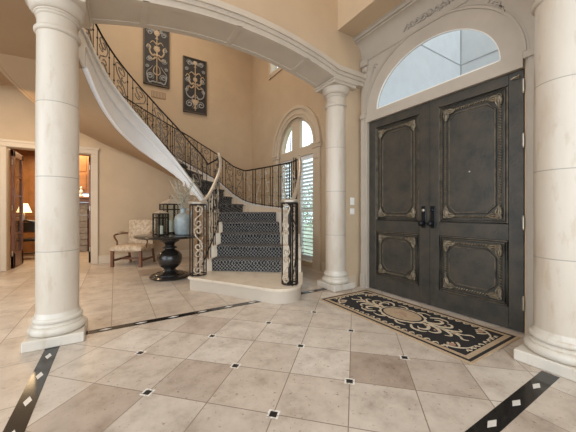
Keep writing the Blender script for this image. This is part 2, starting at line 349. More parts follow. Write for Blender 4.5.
for (y0, y1) in ((wy0+.06, wc-.15), (wc+.15, wy1-.06)):
    b = MB(); b.box(xa, xb, y0, y0+.045, .12, wz-.17); b.box(xa, xb, y1-.045, y1, .12, wz-.17); b.box(xa, xb, y0+.045, y1-.045, .12, .22); b.box(xa, xb, y0+.045, y1-.045, wz-.24, wz-.17); b.box(xa, xb, y0+.045, y1-.045, 1.12, 1.17)
    sh = b.build('shutter', M['shutter'], wo); b = MB(); z = .26
    while z < wz-.28:
        if abs(z-1.145) > .05:
            b.M = Matrix.Translation((WX+.06, 0, z)) @ Matrix.Rotation(math.radians(22), 4, 'Y'); b.box(-.038, .038, y0+.045, y1-.045, -.005, .005)
        z += .078
    b.M = Matrix.Identity(4); b.build('louvre', M['shutter'], sh)
b = MB(); y0, y1, z0, z1 = 5.45, 6.25, 4.55, 5.9
b.box(WX-.03, WX+.1, y0-.07, y0+.03, z0-.07, z1+.07); b.box(WX-.03, WX+.1, y1-.03, y1+.07, z0-.07, z1+.07); b.box(WX-.03, WX+.1, y0, y1, z0-.07, z0+.03); b.box(WX-.03, WX+.1, y0, y1, z1-.03, z1+.07); b.box(WX+.04, WX+.08, (y0+y1)/2-.02, (y0+y1)/2+.02, z0, z1); b.box(WX+.04, WX+.08, y0, y1, z0+.5, z0+.53)
w2 = struct('window_2', b, M['trimw']); b = MB(); b.box(WX+.06, WX+.064, y0, y1, z0, z1); b.build('pane', M['glass'], w2, 0)
# door wall
dy0, dy1, dz = 1.045, 2.895, 2.44; tcx, trr, trz = 1.97, .755, .60; tz0 = 2.575
b = MB(); b.box(DX, DX+.2, -3.2, dy0, 0, tz0); b.box(DX, DX+.2, dy1, 3.1, 0, tz0); b.box(DX, DX+.2, dy0, dy1, dz, tz0)
arch_panel(b, -3.2, 3.1, tz0, CH, tcx, trr+.22, trz+.2, DX, DX+.2); struct('wall_door', b, M['wall'], 0)
# stub wall and arch wall
struct('wall_stub', MB().box(2.86, WX+.1, 3.06, 3.32, 0, 3.0), M['wall'], 0); baseboard('baseboard_stub', [(2.86, 3.06), (3.08, 3.06)])
def zarch(x):
    a, bb, zs, rise = -.25, 2.64, 2.99, .22
    if x <= a or x >= bb: return zs
    hw = (bb-a)/2; R = (hw*hw+rise*rise)/(2*rise); return zs+rise-R+math.sqrt(R*R-(x-(a+bb)/2)**2)
XS = [-.68, -.45, -.25]+[-.25+2.89*i/40 for i in range(1, 41)]+[2.86, WX]
def beam(y0, y1, lo, hi, xs=XS):
    b = MB(); v = []; f = []
    for x in xs:
        for y, z in ((y0, lo(x)), (y1, lo(x)), (y1, hi(x)), (y0, hi(x))): v.append((x, y, z))
    n = len(xs)-1
    for i in range(n):
        for j in range(4): f.append((4*i+j, 4*i+(j+1) % 4, 4*i+4+(j+1) % 4, 4*i+4+j))
    f += [(0, 1, 2, 3), (4*n+3, 4*n+2, 4*n+1, 4*n)]; return b.add(v, f)
AY0, AY1 = 2.96, 3.40
struct('wall_arch', beam(AY0+.03, AY1-.03, lambda x: zarch(x)+.10, lambda x: CH), M['wall'], 20)
b = beam(AY0, AY1, zarch, lambda x: zarch(x)+.12)
for (o0, o1, ya, yb) in ((.10, .165, AY0-.045, AY1+.045), (.055, .105, AY0-.022, AY1+.022)):
    q = beam(ya, yb, lambda x: zarch(x)+o0, lambda x: zarch(x)+o1); b.add(q.v, q.f)
for ya, yb in ((AY0+.0, AY0+.07), (AY1-.07, AY1)):
    q = beam(ya, yb, lambda x: zarch(x)-.008, lambda x: zarch(x), XS[2:-2]); b.add(q.v, q.f)
for xx in (.25, 1.195, 2.14): q = beam(AY0, AY1, lambda x: zarch(x)-.008, lambda x: zarch(x), [xx-.03, xx+.03]); b.add(q.v, q.f)
struct('trim_3', b, M['cream'])
# dropped beam above the entrance, ceilings, other walls
struct('ceiling_beam', MB().box(2.67, DX, -3.2, AY0+.03, 3.68, CH), M['wall'], 0)
struct('ceiling', MB().box(-5, WX+.3, -3.2, BY+.2, CH, CH+.1), M['wall'], 0)
struct('wall_left', MB().box(-5.1, -5, 3.4, BY, 0, CH), M['wall'], 0)
struct('ceiling_library', MB().box(-4, 1.2, BY+.16, 11.2, 3.0, 3.1), M['wall'], 0)
# granite strips with diamond inlays
def strip(name, x0, x1, y0, y1, first, along):
    o = struct(name, MB().box(x0, x1, y0, y1, -.02, .0015), M['granite'], 0)
    b = MB(); t = first
    while t < (x1 if along == 'x' else y1)-.05:
        c = (t, (y0+y1)/2) if along == 'x' else ((x0+x1)/2, t); a, d = (.052, .020) if along == 'x' else (.020, .052)
        if t > (x0 if along == 'x' else y0)+.05: b.prism([(c[0]-a, c[1]), (c[0], c[1]-d), (c[0]+a, c[1]), (c[0], c[1]+d)], .0015, .003)
        t += .305
    b.build('diamond_inlay', M['diamond'], o, 0)
strip('trim_4', -.487, -.392, .75, 3.0, 2.825-.305*6, 'y'); strip('trim_5', -.25, 2.62, 3.14, 3.232, -.078, 'x'); strip('trim_6', -.25, 2.56,   .645, .74, 2.305-.305*8, 'x')
# ------------------------------------------------------------------ door surround and transom
b = MB(); F = 3.135
arch_panel(b, .93, 3.0, tz0, 3.40, tcx, trr, trz, F+.02, DX+.0); b.box(F+.02, DX, dy1, 3.0, 0, tz0); b.box(F+.02, DX, .93, dy0-.025, 0, tz0); b.box(F+.02, DX+.02, dy0, dy1, dz, tz0)
b.box(F-.0, DX, dy1+.03, 3.0, 0, 2.52); b.box(F-.02, DX, dy1+.015, 3.0, 0, .2); b.box(F-.0, DX, .93, dy0-.045, 0, 2.52); b.box(F-.02, DX, dy1+.015, 3.0, 2.50, 2.56); b.box(F-.02, DX, .93, dy0-.015, 2.50, 2.56)
arc_band(b, tcx, tz0, .93, .955, F+.008, DX-.05, k=.84); arc_band(b, tcx, tz0, .965, .975, F+.012, DX-.05, k=.84)
b.box(F+.0, DX, .93, 3.0, 3.335, 3.36, .008)
for z0, z1, p in ((3.60, 3.625, .13), (3.625, 3.665, .155), (3.665, 3.68, .165)): b.box(F-p, DX, .87, 3.0, z0, z1, .006)
b.M = Matrix.Identity(4); cv = [(F+.012-.125*(1-math.cos(PI/2*i/8)), 3.36+.24*math.sin(PI/2*i/8)) for i in range(9)]
v = [(x, y, z) for y in (.90, 3.0) for x, z in cv+[(DX, 3.60), (DX, 3.36)]]; m_ = 11; b.add(v, [tuple(range(m_)), tuple(range(m_, 2*m_))[::-1]]+[(i, (i+1) % m_, m_+(i+1) % m_, m_+i) for i in range(m_)])
for ya, yb in ((2.86, 2.99), (.94, 1.07)):
    b.box(F-.035, DX, ya, yb, 3.26, 3.36, .012); b.box(F-.02, DX, ya+.015, yb-.015, 3.17, 3.26, .02); b.box(F-.01, DX, ya+.03, yb-.03, 3.08, 3.17, .02)
struct('trim_7', b, M['surround'])
b = MB()
def onx(p, x): return [(x, q[0], q[1]) for q in p]
CX = F-.015
for sg in (-1, 1):
    for k, (r, dyy) in enumerate(((.04, .08), (.034, .16), (.027, .24), (.02, .30))):
        b.tube([(CX+.012-q[1]*.12, tcx-.06+sg*(dyy+q[0]), 3.45+q[1]) for q in spiral(0, 0, r*.2, r, 0, sg*2.4*PI, 16)], .010, 5)
        b.tube([(CX+.01, tcx-.06+sg*(dyy-.05), 3.43), (CX+.0, tcx-.06+sg*dyy, 3.475), (CX+.012, tcx-.06+sg*(dyy+.06), 3.42)], .012, 5)
b.ball((CX+.005, tcx-.06, 3.45), .035)
for yc, sg in ((2.70, 1), (1.32, -1)):
    for k in range(4): b.tube(onx([(yc+sg*(k*.03), 3.2-.03*k), (yc+sg*(k*.03+.03), 3.23-.05*k), (yc+sg*(.09+.015*k), 3.19-.06*k)], F+.015), .011, 5)
b.build('carved_foliage', mat('carved_stone_dark', (.40, .35, .29), .7), bpy.data.objects['trim_7'])  # carving in one even stone colour, darker than the surround
tw = MB(); arc_band(tw, tcx, tz0, trr-.010, trr+.004, DX-.04, DX-.02, k=.795); tw.box(DX-.04, DX-.02, tcx-trr, tcx+trr, tz0-.0, tz0+.015)
t3 = struct('window_3', tw, M['plastic']); b = MB(); n = 30
b.add([(DX-.03, tcx, tz0)]+arc_pts(tcx, tz0, trr, trz, DX-.03, n=n), [(0, i+1, i+2) for i in range(n)]); b.build('pane', M['glass'], t3, 0)
# porch seen through the transom
b = MB(); b.box(DX+.2, 5.95, 2.96, 3.06, 0, 6.5); struct('wall_porch_left', b, M['stucco'], 0); b = MB(); b.box(5.9, 6.0, -3, 2.96, 0, 6.5); struct('wall_porch_back', b, M['stucco'], 0)
b = MB(); b.box(DX+.2, 5.9, 2.952, 2.961, 4.05, 4.066); b.box(5.892, 5.901, -3, 2.96, 4.05, 4.066); b.box(5.885, 5.901, 2.945, 2.96, 0, 6.5); b.box(5.892, 5.901, 1.5, 1.52, 4.07, 6.5); struct('trim_8', b, M['joint'], 0)
struct('floor_porch', MB().box(DX+.2, 5.95, -3, 3.0, -.1, -.02), M['stucco'], 0); struct('ground', MB().box(WX+.18, 22, 3.06, 22, -.15, -.03), M['grass'], 0)
# ------------------------------------------------------------------ front doors
def leaf(name, y0, y1, hs):
    """hs=+1: handle at high-Y side, -1: at low-Y side"""
    b = MB(); x0, x1 = DX-.005, DX+.05; pan = [(y0+.12, y1-.12, .21, .85), (y0+.12, y1-.12, 1.0, 2.33)]
    b.box(x0, x1, y0, y0+.12, .01, dz-.005, .004); b.box(x0, x1, y1-.12, y1, .01, dz-.005, .004)
    for z0, z1 in ((.01, .21), (.85, 1.0), (2.33, dz-.005)): b.box(x0, x1, y0+.12, y1-.12, z0, z1)
    d = struct(name, b, M['door'])
    for (a, c, z0, z1) in pan:
        b = MB(); b.box(DX+.022, DX+.045, a, c, z0, z1); q = .055
        pass
        i0, i1, j0, j1 = a+.115, c-.115, z0+.115, z1-.115; k = .07
        oc = [(i0+k, j0), (i1-k, j0), (i1, j0+k), (i1, j1-k), (i1-k, j1), (i0+k, j1), (i0, j1-k), (i0, j0+k)]
        v = [(DX+.022, p[0], p[1]) for p in oc]+[(DX+.008, i0+(p[0]-i0)*.97+.008, j0+(p[1]-j0)*.985+.006) for p in oc]
        b.add(v, [tuple(range(8, 16))]+[(i, (i+1) % 8, 8+(i+1) % 8, 8+i) for i in range(8)]); pp = b.build('panel', M['door'], d)
        b = MB()
        for off, r in ((.010, .013), (.032, .008), (.115, .006)) if False else ((.010, .013), (.032, .008)):
            b.tube([(DX+.008, a+off, z0+off), (DX+.008, c-off, z0+off), (DX+.008, c-off, z1-off), (DX+.008, a+off, z1-off)], r, 6, True)
        b.tube([(DX+.012, p[0], p[1]) for p in oc], .010, 6, True); b.build('moulding', M['mould'], pp)
        b = MB(); g = .082
        def rope(p, q_):
            L = math.dist(p, q_); n = max(2, int(L/.026))
            for i in range(n+1):
                t = i/n; yy, zz = p[0]+(q_[0]-p[0])*t, p[1]+(q_[1]-p[1])*t; dy_, dz_ = (q_[0]-p[0])/L, (q_[1]-p[1])/L
                b.tube([(DX+.010, yy-dy_*.008-dz_*.010, zz-dz_*.008+dy_*.010), (DX+.003, yy, zz), (DX+.010, yy+dy_*.008+dz_*.010, zz+dz_*.008-dy_*.010)], .0062, 5)
        m_ = .17
        rope((a+m_, z0+g-.01), (c-m_, z0+g-.01)); rope((a+m_, z1-g+.01), (c-m_, z1-g+.01)); rope((a+g-.01, z0+m_), (a+g-.01, z1-m_)); rope((c-g+.01, z0+m_), (c-g+.01, z1-m_))
        b.build('beaded_moulding', M['gilt'], pp)
        for cy, sy in ((a+.075, 1), (c-.075, -1)):
            for cz, sz in ((z0+.075, 1), (z1-.075, -1)):
                b = MB()
                for ux, uy in ((1, 0), (0, 1)):
                    def T(p, qv): return (cy+sy*(p*ux+qv*uy), cz+sz*(p*uy+qv*ux))
                    for kk in range(3):
                        e = [T(.01, .0), T(.035, .03-.022*kk), T(.075, .022-.016*kk), T(.112-.01*kk, .0+.004*kk)]
                        b.tube([(DX+.0, p[0], p[1]) for p in spline([(q_[0], q_[1], 0) for q_ in e], 4)], .016, 6, taper=lambda t: 1.0-.7*t)
                e = spiral(0, 0, .006, .034, 0, 2.6*PI, 16); b.tube([(DX-.006, cy+sy*p[0], cz+sz*p[1]) for p in e], .007, 5); b.ball((DX-.002, cy, cz), .013, 8)
                b.build('corner_leaf', M['gilt'], pp)
    hy = y1-.055 if hs > 0 else y0+.055
    b = MB(); b.box(DX-.018, DX-.004, hy-.03, hy+.03, .93, 1.19, .006); h = b.build('handle_plate', M['blackmetal'], d)
    b = MB(); b.M = Matrix.Translation((DX-.018, hy, .985)) @ Matrix.Rotation(-PI/2, 4, 'Y'); b.lathe([(.012, 0), (.012, .03), (.022, .035), (.032, .048), (.033, .058), (.024, .072), (.004, .078)], n=20); b.build('knob', M['blackmetal'], h)
    b = MB(); b.M = Matrix.Translation((DX-.018, hy, 1.14)) @ Matrix.Rotation(-PI/2, 4, 'Y'); b.lathe([(.018, 0), (.018, .008), (.012, .012), (.001, .013)], n=16); b.build('deadbolt', M['steel'] if hs < 0 else M['blackmetal'], h)
    ye = y0-.004 if hs > 0 else y1+.004
    for z in ((.28, 1.02, 1.78, 2.28) if hs > 0 else ()):
        b = MB(); b.lathe([(.011, -.055), (.011, .055)], DX-.012, y0+.002, 10, z); b.ball((DX-.012, y0+.002, z+.06), .009, 6); b.ball((DX-.012, y0+.002, z-.06), .009, 6); b.build('hinge', M['steel'], d)
    return d
dr = leaf('door_1', dy0+.004, (dy0+dy1)/2-.003, 1); dl = leaf('door_2', (dy0+dy1)/2+.003, dy1-.004, -1)
b = MB(); b.M = Matrix.Translation((DX+.01, 1.52, 1.55)) @ Matrix.Rotation(-PI/2, 4, 'Y'); b.lathe([(.008, 0), (.008, .006), (.004, .007)], n=12); b.build('peephole', M['steel'], dr)
b = MB(); b.box(DX-.02, DX-.004, 1.08, 1.13, 2.36, 2.385); b.tube([(DX-.03, 1.14, 2.365), (DX-.03, 1.10, 2.37), (DX-.045, 1.07, 2.375)], .008); b.build('latch', M['steel'], dr)
struct('trim_9', MB().box(DX-.012, DX-.004, 1.952, 1.972, .01, dz), M['door'])
# ------------------------------------------------------------------ columns
def column(x, y, r, label):
    t = thing('column', (x, y, 0), label, 'column', None); p = r*1.34
    b = MB(); b.box(x-p, x+p, y-p, y+p, 0, .085, .008); b.build('plinth', M['marble'], t)
    b = MB(); pr = []
    def torus(z0, z1, r0, bul): 
        for i in range(9): a = PI*i/8; pr.append((r0+bul*math.sin(a), z0+(z1-z0)*(1-math.cos(a))/2))
    torus(.085, .155, r*1.16, r*.18); pr.extend([(r*1.18, .160), (r*1.12, .172), (r*1.12, .182)]); torus(.182, .225, r*1.08, r*.10); pr.extend([(r*1.06, .232), (r*1.0, .262)])
    b.lathe(pr, x, y, 48); b.build('base', M['marble'], t)
    b = MB(); b.lathe([(r, .26), (r, 1.2), (r*.995, 1.9), (r*.96, 2.66)], x, y, 48); b.build('shaft', M['column'], t)
    b = MB(); pr = []; torus(2.655, 2.705, r*.95, r*.14); pr.extend([(r*.95, 2.71), (r*.95, 2.79), (r*1.02, 2.80), (r*1.02, 2.815)]); torus(2.815, 2.835, r*1.02, r*.06)
    for i in range(9): a = PI/2*i/8; pr.append((r*1.02+r*.30*math.sin(a), 2.835+.085*(1-math.cos(a))))
    pr.append((r*1.34, 2.935)); b.lathe(pr, x, y, 48); q = r*1.42
    b.box(x-q, x+q, y-q, y+q, 2.93, 2.975, .006); b.box(x-q-.02, x+q+.02, y-q-.02, y+q+.02, 2.965, 2.99, .008); b.build('capital', M['cream'], t)
column(-.43, 3.185, .152, 'pale veined marble column at left, standing where the two black floor strips meet')
column(2.80, 3.18, .15, 'slender cream marble column between the arched shutter window and the double doors')
column(2.80, .68, .172, 'thick cream marble column cut by the right picture edge beside the double doors')
# block above right column
b = MB(); b.box(2.58, 3.2, .46, .90, 2.99, 3.68); b.box(-.68, 2.6, .46, .90, 3.25, CH); struct('wall_front', b, M['wall'], 0)
# ------------------------------------------------------------------ staircase
H = .185
L = {2:(1.31,4.41), 3:(1.46,4.62), 4:(1.60,4.86), 5:(1.72,5.12), 6:(1.77,5.44), 7:(1.637,5.802), 8:(1.555,5.891), 9:(1.448,5.99), 10:(1.33,6.082), 11:(1.208,6.158), 12:(1.075,6.222), 13:(.925,6.273), 14:(.765,6.302), 15:(.591,6.305), 16:(.397,6.271), 17:(.196,6.189), 18:(-.006,6.048), 19:(-.184,5.859), 20:(-.325,5.647), 21:(-.442,5.404)}
R = {2:(2.19,3.75), 3:(2.33,3.98), 4:(2.47,4.25), 5:(2.60,4.52), 6:(2.72,4.85), 7:(2.68,6.30), 8:(2.50,6.62), 9:(2.36,6.83), 10:(2.18,6.98), 11:(1.85,7.06), 12:(1.5,7.1), 13:(1.12,7.11), 14:(.75,7.1), 15:(.35,7.04), 16:(-.05,6.93), 17:(-.43,6.74), 18:(-.78,6.5), 19:(-1.08,6.2), 20:(-1.33,5.9), 21:(-1.5,5.5)}
SL, SR = dict(L), dict(R)
for k, e in zip(range(2, 7), (.13, .13, .13, .12, .10)):
    d = (Vector(R[k])-Vector(L[k])).normalized(); SL[k] = tuple(Vector(L[k])-d*e)
SR.update({2:(2.45,3.58), 3:(2.60,3.80), 4:(2.75,4.05), 5:(2.88,4.38), 6:(2.99,4.75)})
stair = thing('staircase', (1.9, 4.2, 0), 'curved staircase with dark patterned runner sweeping up to the left behind the arch', 'staircase')
front = [(.915,4.18), (1.12,3.87), (1.305,3.58), (1.465,3.30), (1.60,3.06), (1.67,2.975), (1.76,2.925), (1.86,2.915), (1.96,2.945), (2.05,3.02), (2.14,3.13), (2.25,3.30), (2.47,3.60), (2.3,4.1), (1.6,4.9), (1.15,4.52)]
def ex(poly, e):
    c = Vector((1.7, 3.9)); return [tuple(Vector(p)+(Vector(p)-c).normalized()*e) for p in poly]
b = MB(); b.prism(front, 0, .150); b.build('base_step', M['cream'], stair)
b = MB(); b.prism(ex(front, .012), .146, .160); b.prism(ex(front, .026), .160, .185); b.build('base_tread', M['tread'], stair)
for k in range(2, 21):
    a, b_, c, d = Vector(SL[k]), Vector(SR[k]), Vector(SR[k+1]), Vector(SL[k+1]); z1 = H*k
    poly = [a, b_] + ([Vector((2.95, 5.3)), Vector((2.86, 5.85))] if k == 6 else []) + [c, d]
    z0 = 0.0 if k <= 6 else z1-H-.005
    m = MB(); m.prism([tuple(p) for p in poly], z0, z1-.03); st = m.build('step', M['tread'], stair, 20)
    n = ((a-d).normalized()*.022, (b_-c).normalized()*.022) if k != 6 else (Vector((-.3, -.5)).normalized()*.022,)*2
    m = MB(); m.prism([tuple(a+n[0]), tuple(b_+n[1])] + [tuple(p) for p in poly[2:]], z1-.03, z1); m.build('tread', M['tread'], st, 20)
    la, lb, lc, ld = Vector(L[k]), Vector(R[k]), Vector(R[k+1]), Vector(L[k+1])
    if k >= 7:
        u = (lb-la).normalized()*.10; v = (lc-ld).normalized()*.10; la, lb, lc, ld = la+u, lb-u, lc-v, ld+v
    elif k == 6: v = (lc-ld).normalized()*.10; lc, ld = lc-v, ld+v
    nn = Vector((-(lb-la).y, (lb-la).x)).normalized()*-.032; e = 0.010
    m = MB()
    # runner: riser slab, rounded nosing, tread slab
    def row(p, q): return p, q
    prof = [(.008-.002, z1-H+.004), (.010, z1-.05), (.030, z1-.034), (.034, z1-.012), (.026, z1+.006), (.0, z1+e)]
    nu = nn.normalized(); v = []; f = []
    for off, z in prof:
        v += [(*(la+nu*off), z), (*(lb+nu*off), z)]
    v += [(*ld, z1+e), (*lc, z1+e)]
    for i in range(len(prof)): f.append((2*i, 2*i+1, 2*i+3, 2*i+2))
    nb = len(v); inner = [(*la, z1-H+.004), (*lb, z1-H+.004), (*la, z1-.001), (*lb, z1-.001), (*ld, z1-.001), (*lc, z1-.001)]
    v += inner; f += [(nb, nb+1, nb+3, nb+2), (nb+2, nb+3, nb+5, nb+4)]; m.add(v, f); m.build('runner', M['carpet'], st)
def path(D, ks): return [Vector((*D[k], 0)) for k in ks]
def sample(D, k0, k1, n):
    ks = list(range(k0, k1+1)); sp = spline([(*D[k], k) for k in ks], n); return sp
A = sample(SL, 7, 21, 6); B0 = [(*SR[6], 6), (2.95, 5.3, 6.2), (2.86, 5.85, 6.5)]+[(*SR[k], k) for k in range(7, 22)]; B = spline(B0, 6)
def interp(x, xs, ys):
    if x <= xs[0]: return ys[0]
    for i in range(1, len(xs)):
        if x <= xs[i]: t = (x-xs[i-1])/(xs[i]-xs[i-1]); return ys[i-1]+(ys[i]-ys[i-1])*t
    return ys[-1]
def wallstrip(P, lo, hi, th, sgn):
    """thin curved solid along path; th thickness offset to the side sgn"""
    b = MB(); v = []; f = []; n = len(P)
    for i, p in enumerate(P):
        t = P[min(i+1, n-1)]-P[max(i-1, 0)]; q = Vector((t.y, -t.x, 0)).normalized()*th*sgn
        for (o, z) in ((0, lo(p.z)), (1, lo(p.z)), (1, hi(p.z)), (0, hi(p.z))): v.append((p.x+q.x*o, p.y+q.y*o, z))
    for i in range(n-1):
        for j in range(4): f.append((4*i+j, 4*i+(j+1) % 4, 4*i+4+(j+1) % 4, 4*i+4+j))
    m = 4*(n-1); f += [(0, 1, 2, 3), (m+3, m+2, m+1, m)]; b.add(v, f); return b
dropB = lambda k: interp(k, (9, 15, 17, 18.5, 21), (.40, .42, .52, .62, .53))
dropA = lambda k: interp(k, (7, 8, 9, 10, 11, 12, 13, 14, 15, 16, 17, 18, 19, 20, 21), (.15, .17, .20, .24, .29, .355, .425, .50, .57, .63, .665, .675, .65, .60, .53))
topA = lambda k: H*k+.012
b = wallstrip(A, lambda k: topA(k)-dropA(k), topA, .05, -1)
b.build('inner_stringer', M['white'], stair)
for f0, f1, th in ((.38, .46, .085), (.92, 1.0, .085), (0, .09, .085), (.46, .92, .062)):
    b = wallstrip(A, lambda k: topA(k)-dropA(k)*f1, lambda k: topA(k)-dropA(k)*f0, th, -1); b.build('stringer_moulding', M['white'], stair)
b = wallstrip(B, lambda k: H*k-.35, lambda k: H*k+.05, .05, 1); b.build('outer_stringer', M['tread'], stair); 
b = wallstrip(B, lambda k: H*k+.04, lambda k: H*k+.075, .07, 1); b.build('stringer_moulding', M['white'], stair)
# closed side under the lower flight
Bl = spline([(*SR[k], k) for k in range(2, 7)]+[(2.95, 5.3, 6.2), (2.86, 5.85, 6.5)]+[(*SR[k], k) for k in (7, 8, 9, 10)], 4)
Alow = [p for p in A if p.z <= 9.3]
b = wallstrip(Alow, lambda k: 0, lambda k: topA(k)-dropA(k)+.02, .03, -1); b2 = wallstrip([p for p in B if p.z <= 10], lambda k: 0, lambda k: H*k-.3, .03, 1); b.add(b2.v, b2.f)
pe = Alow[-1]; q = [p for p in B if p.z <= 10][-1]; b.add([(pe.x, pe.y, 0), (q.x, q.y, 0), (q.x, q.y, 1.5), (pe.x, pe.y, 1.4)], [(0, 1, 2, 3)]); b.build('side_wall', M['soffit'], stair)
b = wallstrip(Alow, lambda k: 0, lambda k: .17, .055, -1); b.build('side_baseboard', M['trimw'], stair)
# plaster soffit from inner to outer edge
b = MB(); v = []; f = []; n = 90; A2 = sample(SL, 9, 21, 8); B2 = sample(SR, 9, 21, 8)
for p, q in zip(A2, B2):
    zi = topA(p.z)-dropA(p.z)+.01; zo = H*q.z-dropB(q.z)
    for t in (0, .33, .66, 1): v.append((p.x+(q.x-p.x)*t, p.y+(q.y-p.y)*t, zi+(zo-zi)*t))
for i in range(len(A2)-1):
    for j in range(3): f.append((4*i+j, 4*i+j+1, 4*i+5+j, 4*i+4+j))
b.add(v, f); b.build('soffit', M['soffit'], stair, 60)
b = wallstrip([p for p in B if p.z >= 9], lambda k: H*k-dropB(k)-.005, lambda k: H*k-.3, .05, 1); b.build('soffit_edge', M['soffit'], stair)
# upper landing
lp = [(-.442, 5.404), (-1.08, 6.2), (-1.25, 6.7), (-1.75, 6.87), (-2.6, 6.9), (-2.6, 3.34), (-.55, 3.34), (-.50, 4.4)]
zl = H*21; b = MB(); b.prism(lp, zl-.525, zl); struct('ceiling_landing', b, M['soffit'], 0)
Lp = [Vector((-.442, 5.404, 21)), Vector((-.53, 4.9, 21)), Vector((-.56, 4.4, 21)), Vector((-.62, 3.42, 21))]
b = wallstrip(spline(Lp, 4), lambda k: topA(21)-.52, lambda k: topA(21), .05, -1); q = wallstrip(spline(Lp, 4), lambda k: topA(21)-.05, lambda k: topA(21), .075, -1); b.add(q.v, q.f); struct('trim_10', b, M['white'])
# ------------------------------------------------------------------ balustrades
def baluster(x, y, z0, z1, knots=True, r=.0062):
    b = MB(); b.box(x-r, x+r, y-r, y+r, z0, z1)
    if knots:
        for t in (.28, .72): b.ball((x, y, z0+(z1-z0)*t), .016, 6, 1.3)
    return b
def scroll3(p, q, z0p, z1p, z0q, z1q, flip=False):
    """s-scroll filling the panel between two posts"""
    b = MB(); w_ = (q-p).length; h = ((z1p-z0p)+(z1q-z0q))/2-.05; pts = s_scroll(w_*.86, h); o = []
    for x, y in pts:
        if flip: x = -x
        t = .5+x/w_; base = z0p+(z0q-z0p)*t+.025; o.append((p.x+(q.x-p.x)*t, p.y+(q.y-p.y)*t, base+h/2+y))
    b.tube(o, .0105, 6)
    rr = w_*.2
    for sg in (-1, 1):
        o = []
        for x, y in spiral(0, 0, rr*.3, rr, sg*PI/2, sg*PI/2+sg*1.6*PI, 10):
            x += sg*w_*.15; y += sg*h*.13
            if flip: x = -x
            t = .5+x/w_; base = z0p+(z0q-z0p)*t+.025; o.append((p.x+(q.x-p.x)*t, p.y+(q.y-p.y)*t, base+h/2+y))
        b.tube(o, .009, 5)
    m_ = (p+q)/2; zc = (z0p+z1p+z0q+z1q)/4; b.ball((m_.x, m_.y, zc), .017, 6)
    return b
def railing(root, P, zlo, zhi, period, gap, bright=lambda n: False):
    """bars in pairs with scroll panels between; P sampled path with k in z"""
    cum = [0]
    for i in range(1, len(P)): cum.append(cum[-1]+math.hypot(P[i].x-P[i-1].x, P[i].y-P[i-1].y))
    def at(s):
        for i in range(1, len(P)):
            if cum[i] >= s: t = (s-cum[i-1])/max(1e-6, cum[i]-cum[i-1]); return P[i-1].lerp(P[i], t)
        return P[-1]
    s = .03; prev = None; n = 0
    while s+gap < cum[-1]:
        a, c = at(s), at(s+gap)
        for p in (a, c): baluster(p.x, p.y, zlo(p.z), zhi(p.z)).build('baluster', M['iron'], root)
        if prev is not None:
            scroll3(Vector((prev.x, prev.y, 0)), Vector((a.x, a.y, 0)), zlo(prev.z), zhi(prev.z), zlo(a.z), zhi(a.z), n % 2).build('scroll', M['bronze' if bright(n) else 'scrollwork'], root)
        prev = c; s += period; n += 1
# A: inner railing (near / left)
ra = thing('stair_railing', (1.35, 6.0, 1.5), 'left wrought iron stair railing with scroll panels rising over the white stringer', 'railing')
hA = lambda k: interp(k, (7, 8, 10, 14, 17, 21), (.80, .78, .72, .66, .65, .65))
Aup = sample(SL, 7, 21, 6); Lr = [Vector((p.x, p.y, 21)) for p in spline([Lp[0], Lp[1], Lp[2]], 4)]
Afull = Aup+Lr[1:]
off = []
for i, p in enumerate(Afull):
    off.append(Vector((p.x, p.y, p.z)))
railing(ra, off, lambda k: topA(k), lambda k: topA(k)+hA(k), .37, .10)
top = [(p.x, p.y, topA(p.z)+hA(p.z)) for p in off][::-1]
lvl = [(1.70, 5.42, 2.15), (1.68, 5.25, 2.17), (1.66, 5.10, 2.19)]
b = MB(); b.tube(top+lvl, .0165, 8, flat=.8); b.build('handrail', M['iron'], ra)
b = MB(); b.tube([(p.x, p.y, topA(p.z)+.035) for p in off], .009, 6); b.build('bottom_rail', M['iron'], ra)
goA = [(1.66, 5.10, 2.19), (1.60, 4.97, 2.17), (1.60, 4.90, 2.05), (1.57, 4.83, 1.87), (1.46, 4.70, 1.66), (1.33, 4.55, 1.46), (1.20, 4.40, 1.32), (1.12, 4.30, 1.265), (1.05, 4.24, 1.255)]
b = MB(); b.tube(spline(goA, 6), .027, 10, flat=.75); b.build('curved_handrail', M['pewter'], ra)
b = MB(); b.ball((1.63, 5.05, 2.225), .024, 8); b.lathe([(.012, 0), (.02, .012), (.004, .05)], 1.63, 5.05, 10, 2.235); b.build('finial', M['bronze'], ra)
def lower_bars(root, ks, D, goose, newel, sh):
    """balusters standing on the open treads beneath the curved handrail"""
    G_ = spline(goose, 8); low = []
    for k in ks:
        for t in (.08, .55):
            a = Vector(D[k]); c = Vector(D[k+1]) if k+1 in D else a
            p = a.lerp(c, t); p = p+sh; z0 = H*k
            z1 = min(((g - Vector((p.x, p.y, g.z))).length, g.z) for g in G_)[1]
            if z1 > z0+.2: baluster(p.x, p.y, z0, z1).build('baluster', M['iron'], root)
        low.append((a.x+sh.x, a.y+sh.y, H*k+.12))
    return low
low = lower_bars(ra, (2, 3, 4, 5), SL, goA+lvl[::-1], None, Vector((.05, -.02)))
b = MB(); b.tube([(1.12, 4.32, .28)]+low+[(1.74, 5.42, H*6+.15), (1.64, 5.70, topA(7)+.04)], .010, 6); b.build('bottom_rail', M['iron'], ra)
for i in range(1, 4):
    p, q = Vector((low[i-1][0], low[i-1][1], 0)), Vector((low[i][0], low[i][1], 0)); z0, z1 = low[i-1][2], low[i][2]
    hh = min(1.0, .75+.1*i); scroll3(p, q, z0, z0+hh, z1, z1+hh, i % 2).build('scroll', M['bronze'], root) if False else scroll3(p, q, z0, z0+hh, z1, z1+hh, i % 2).build('scroll', M['bronze'], ra)
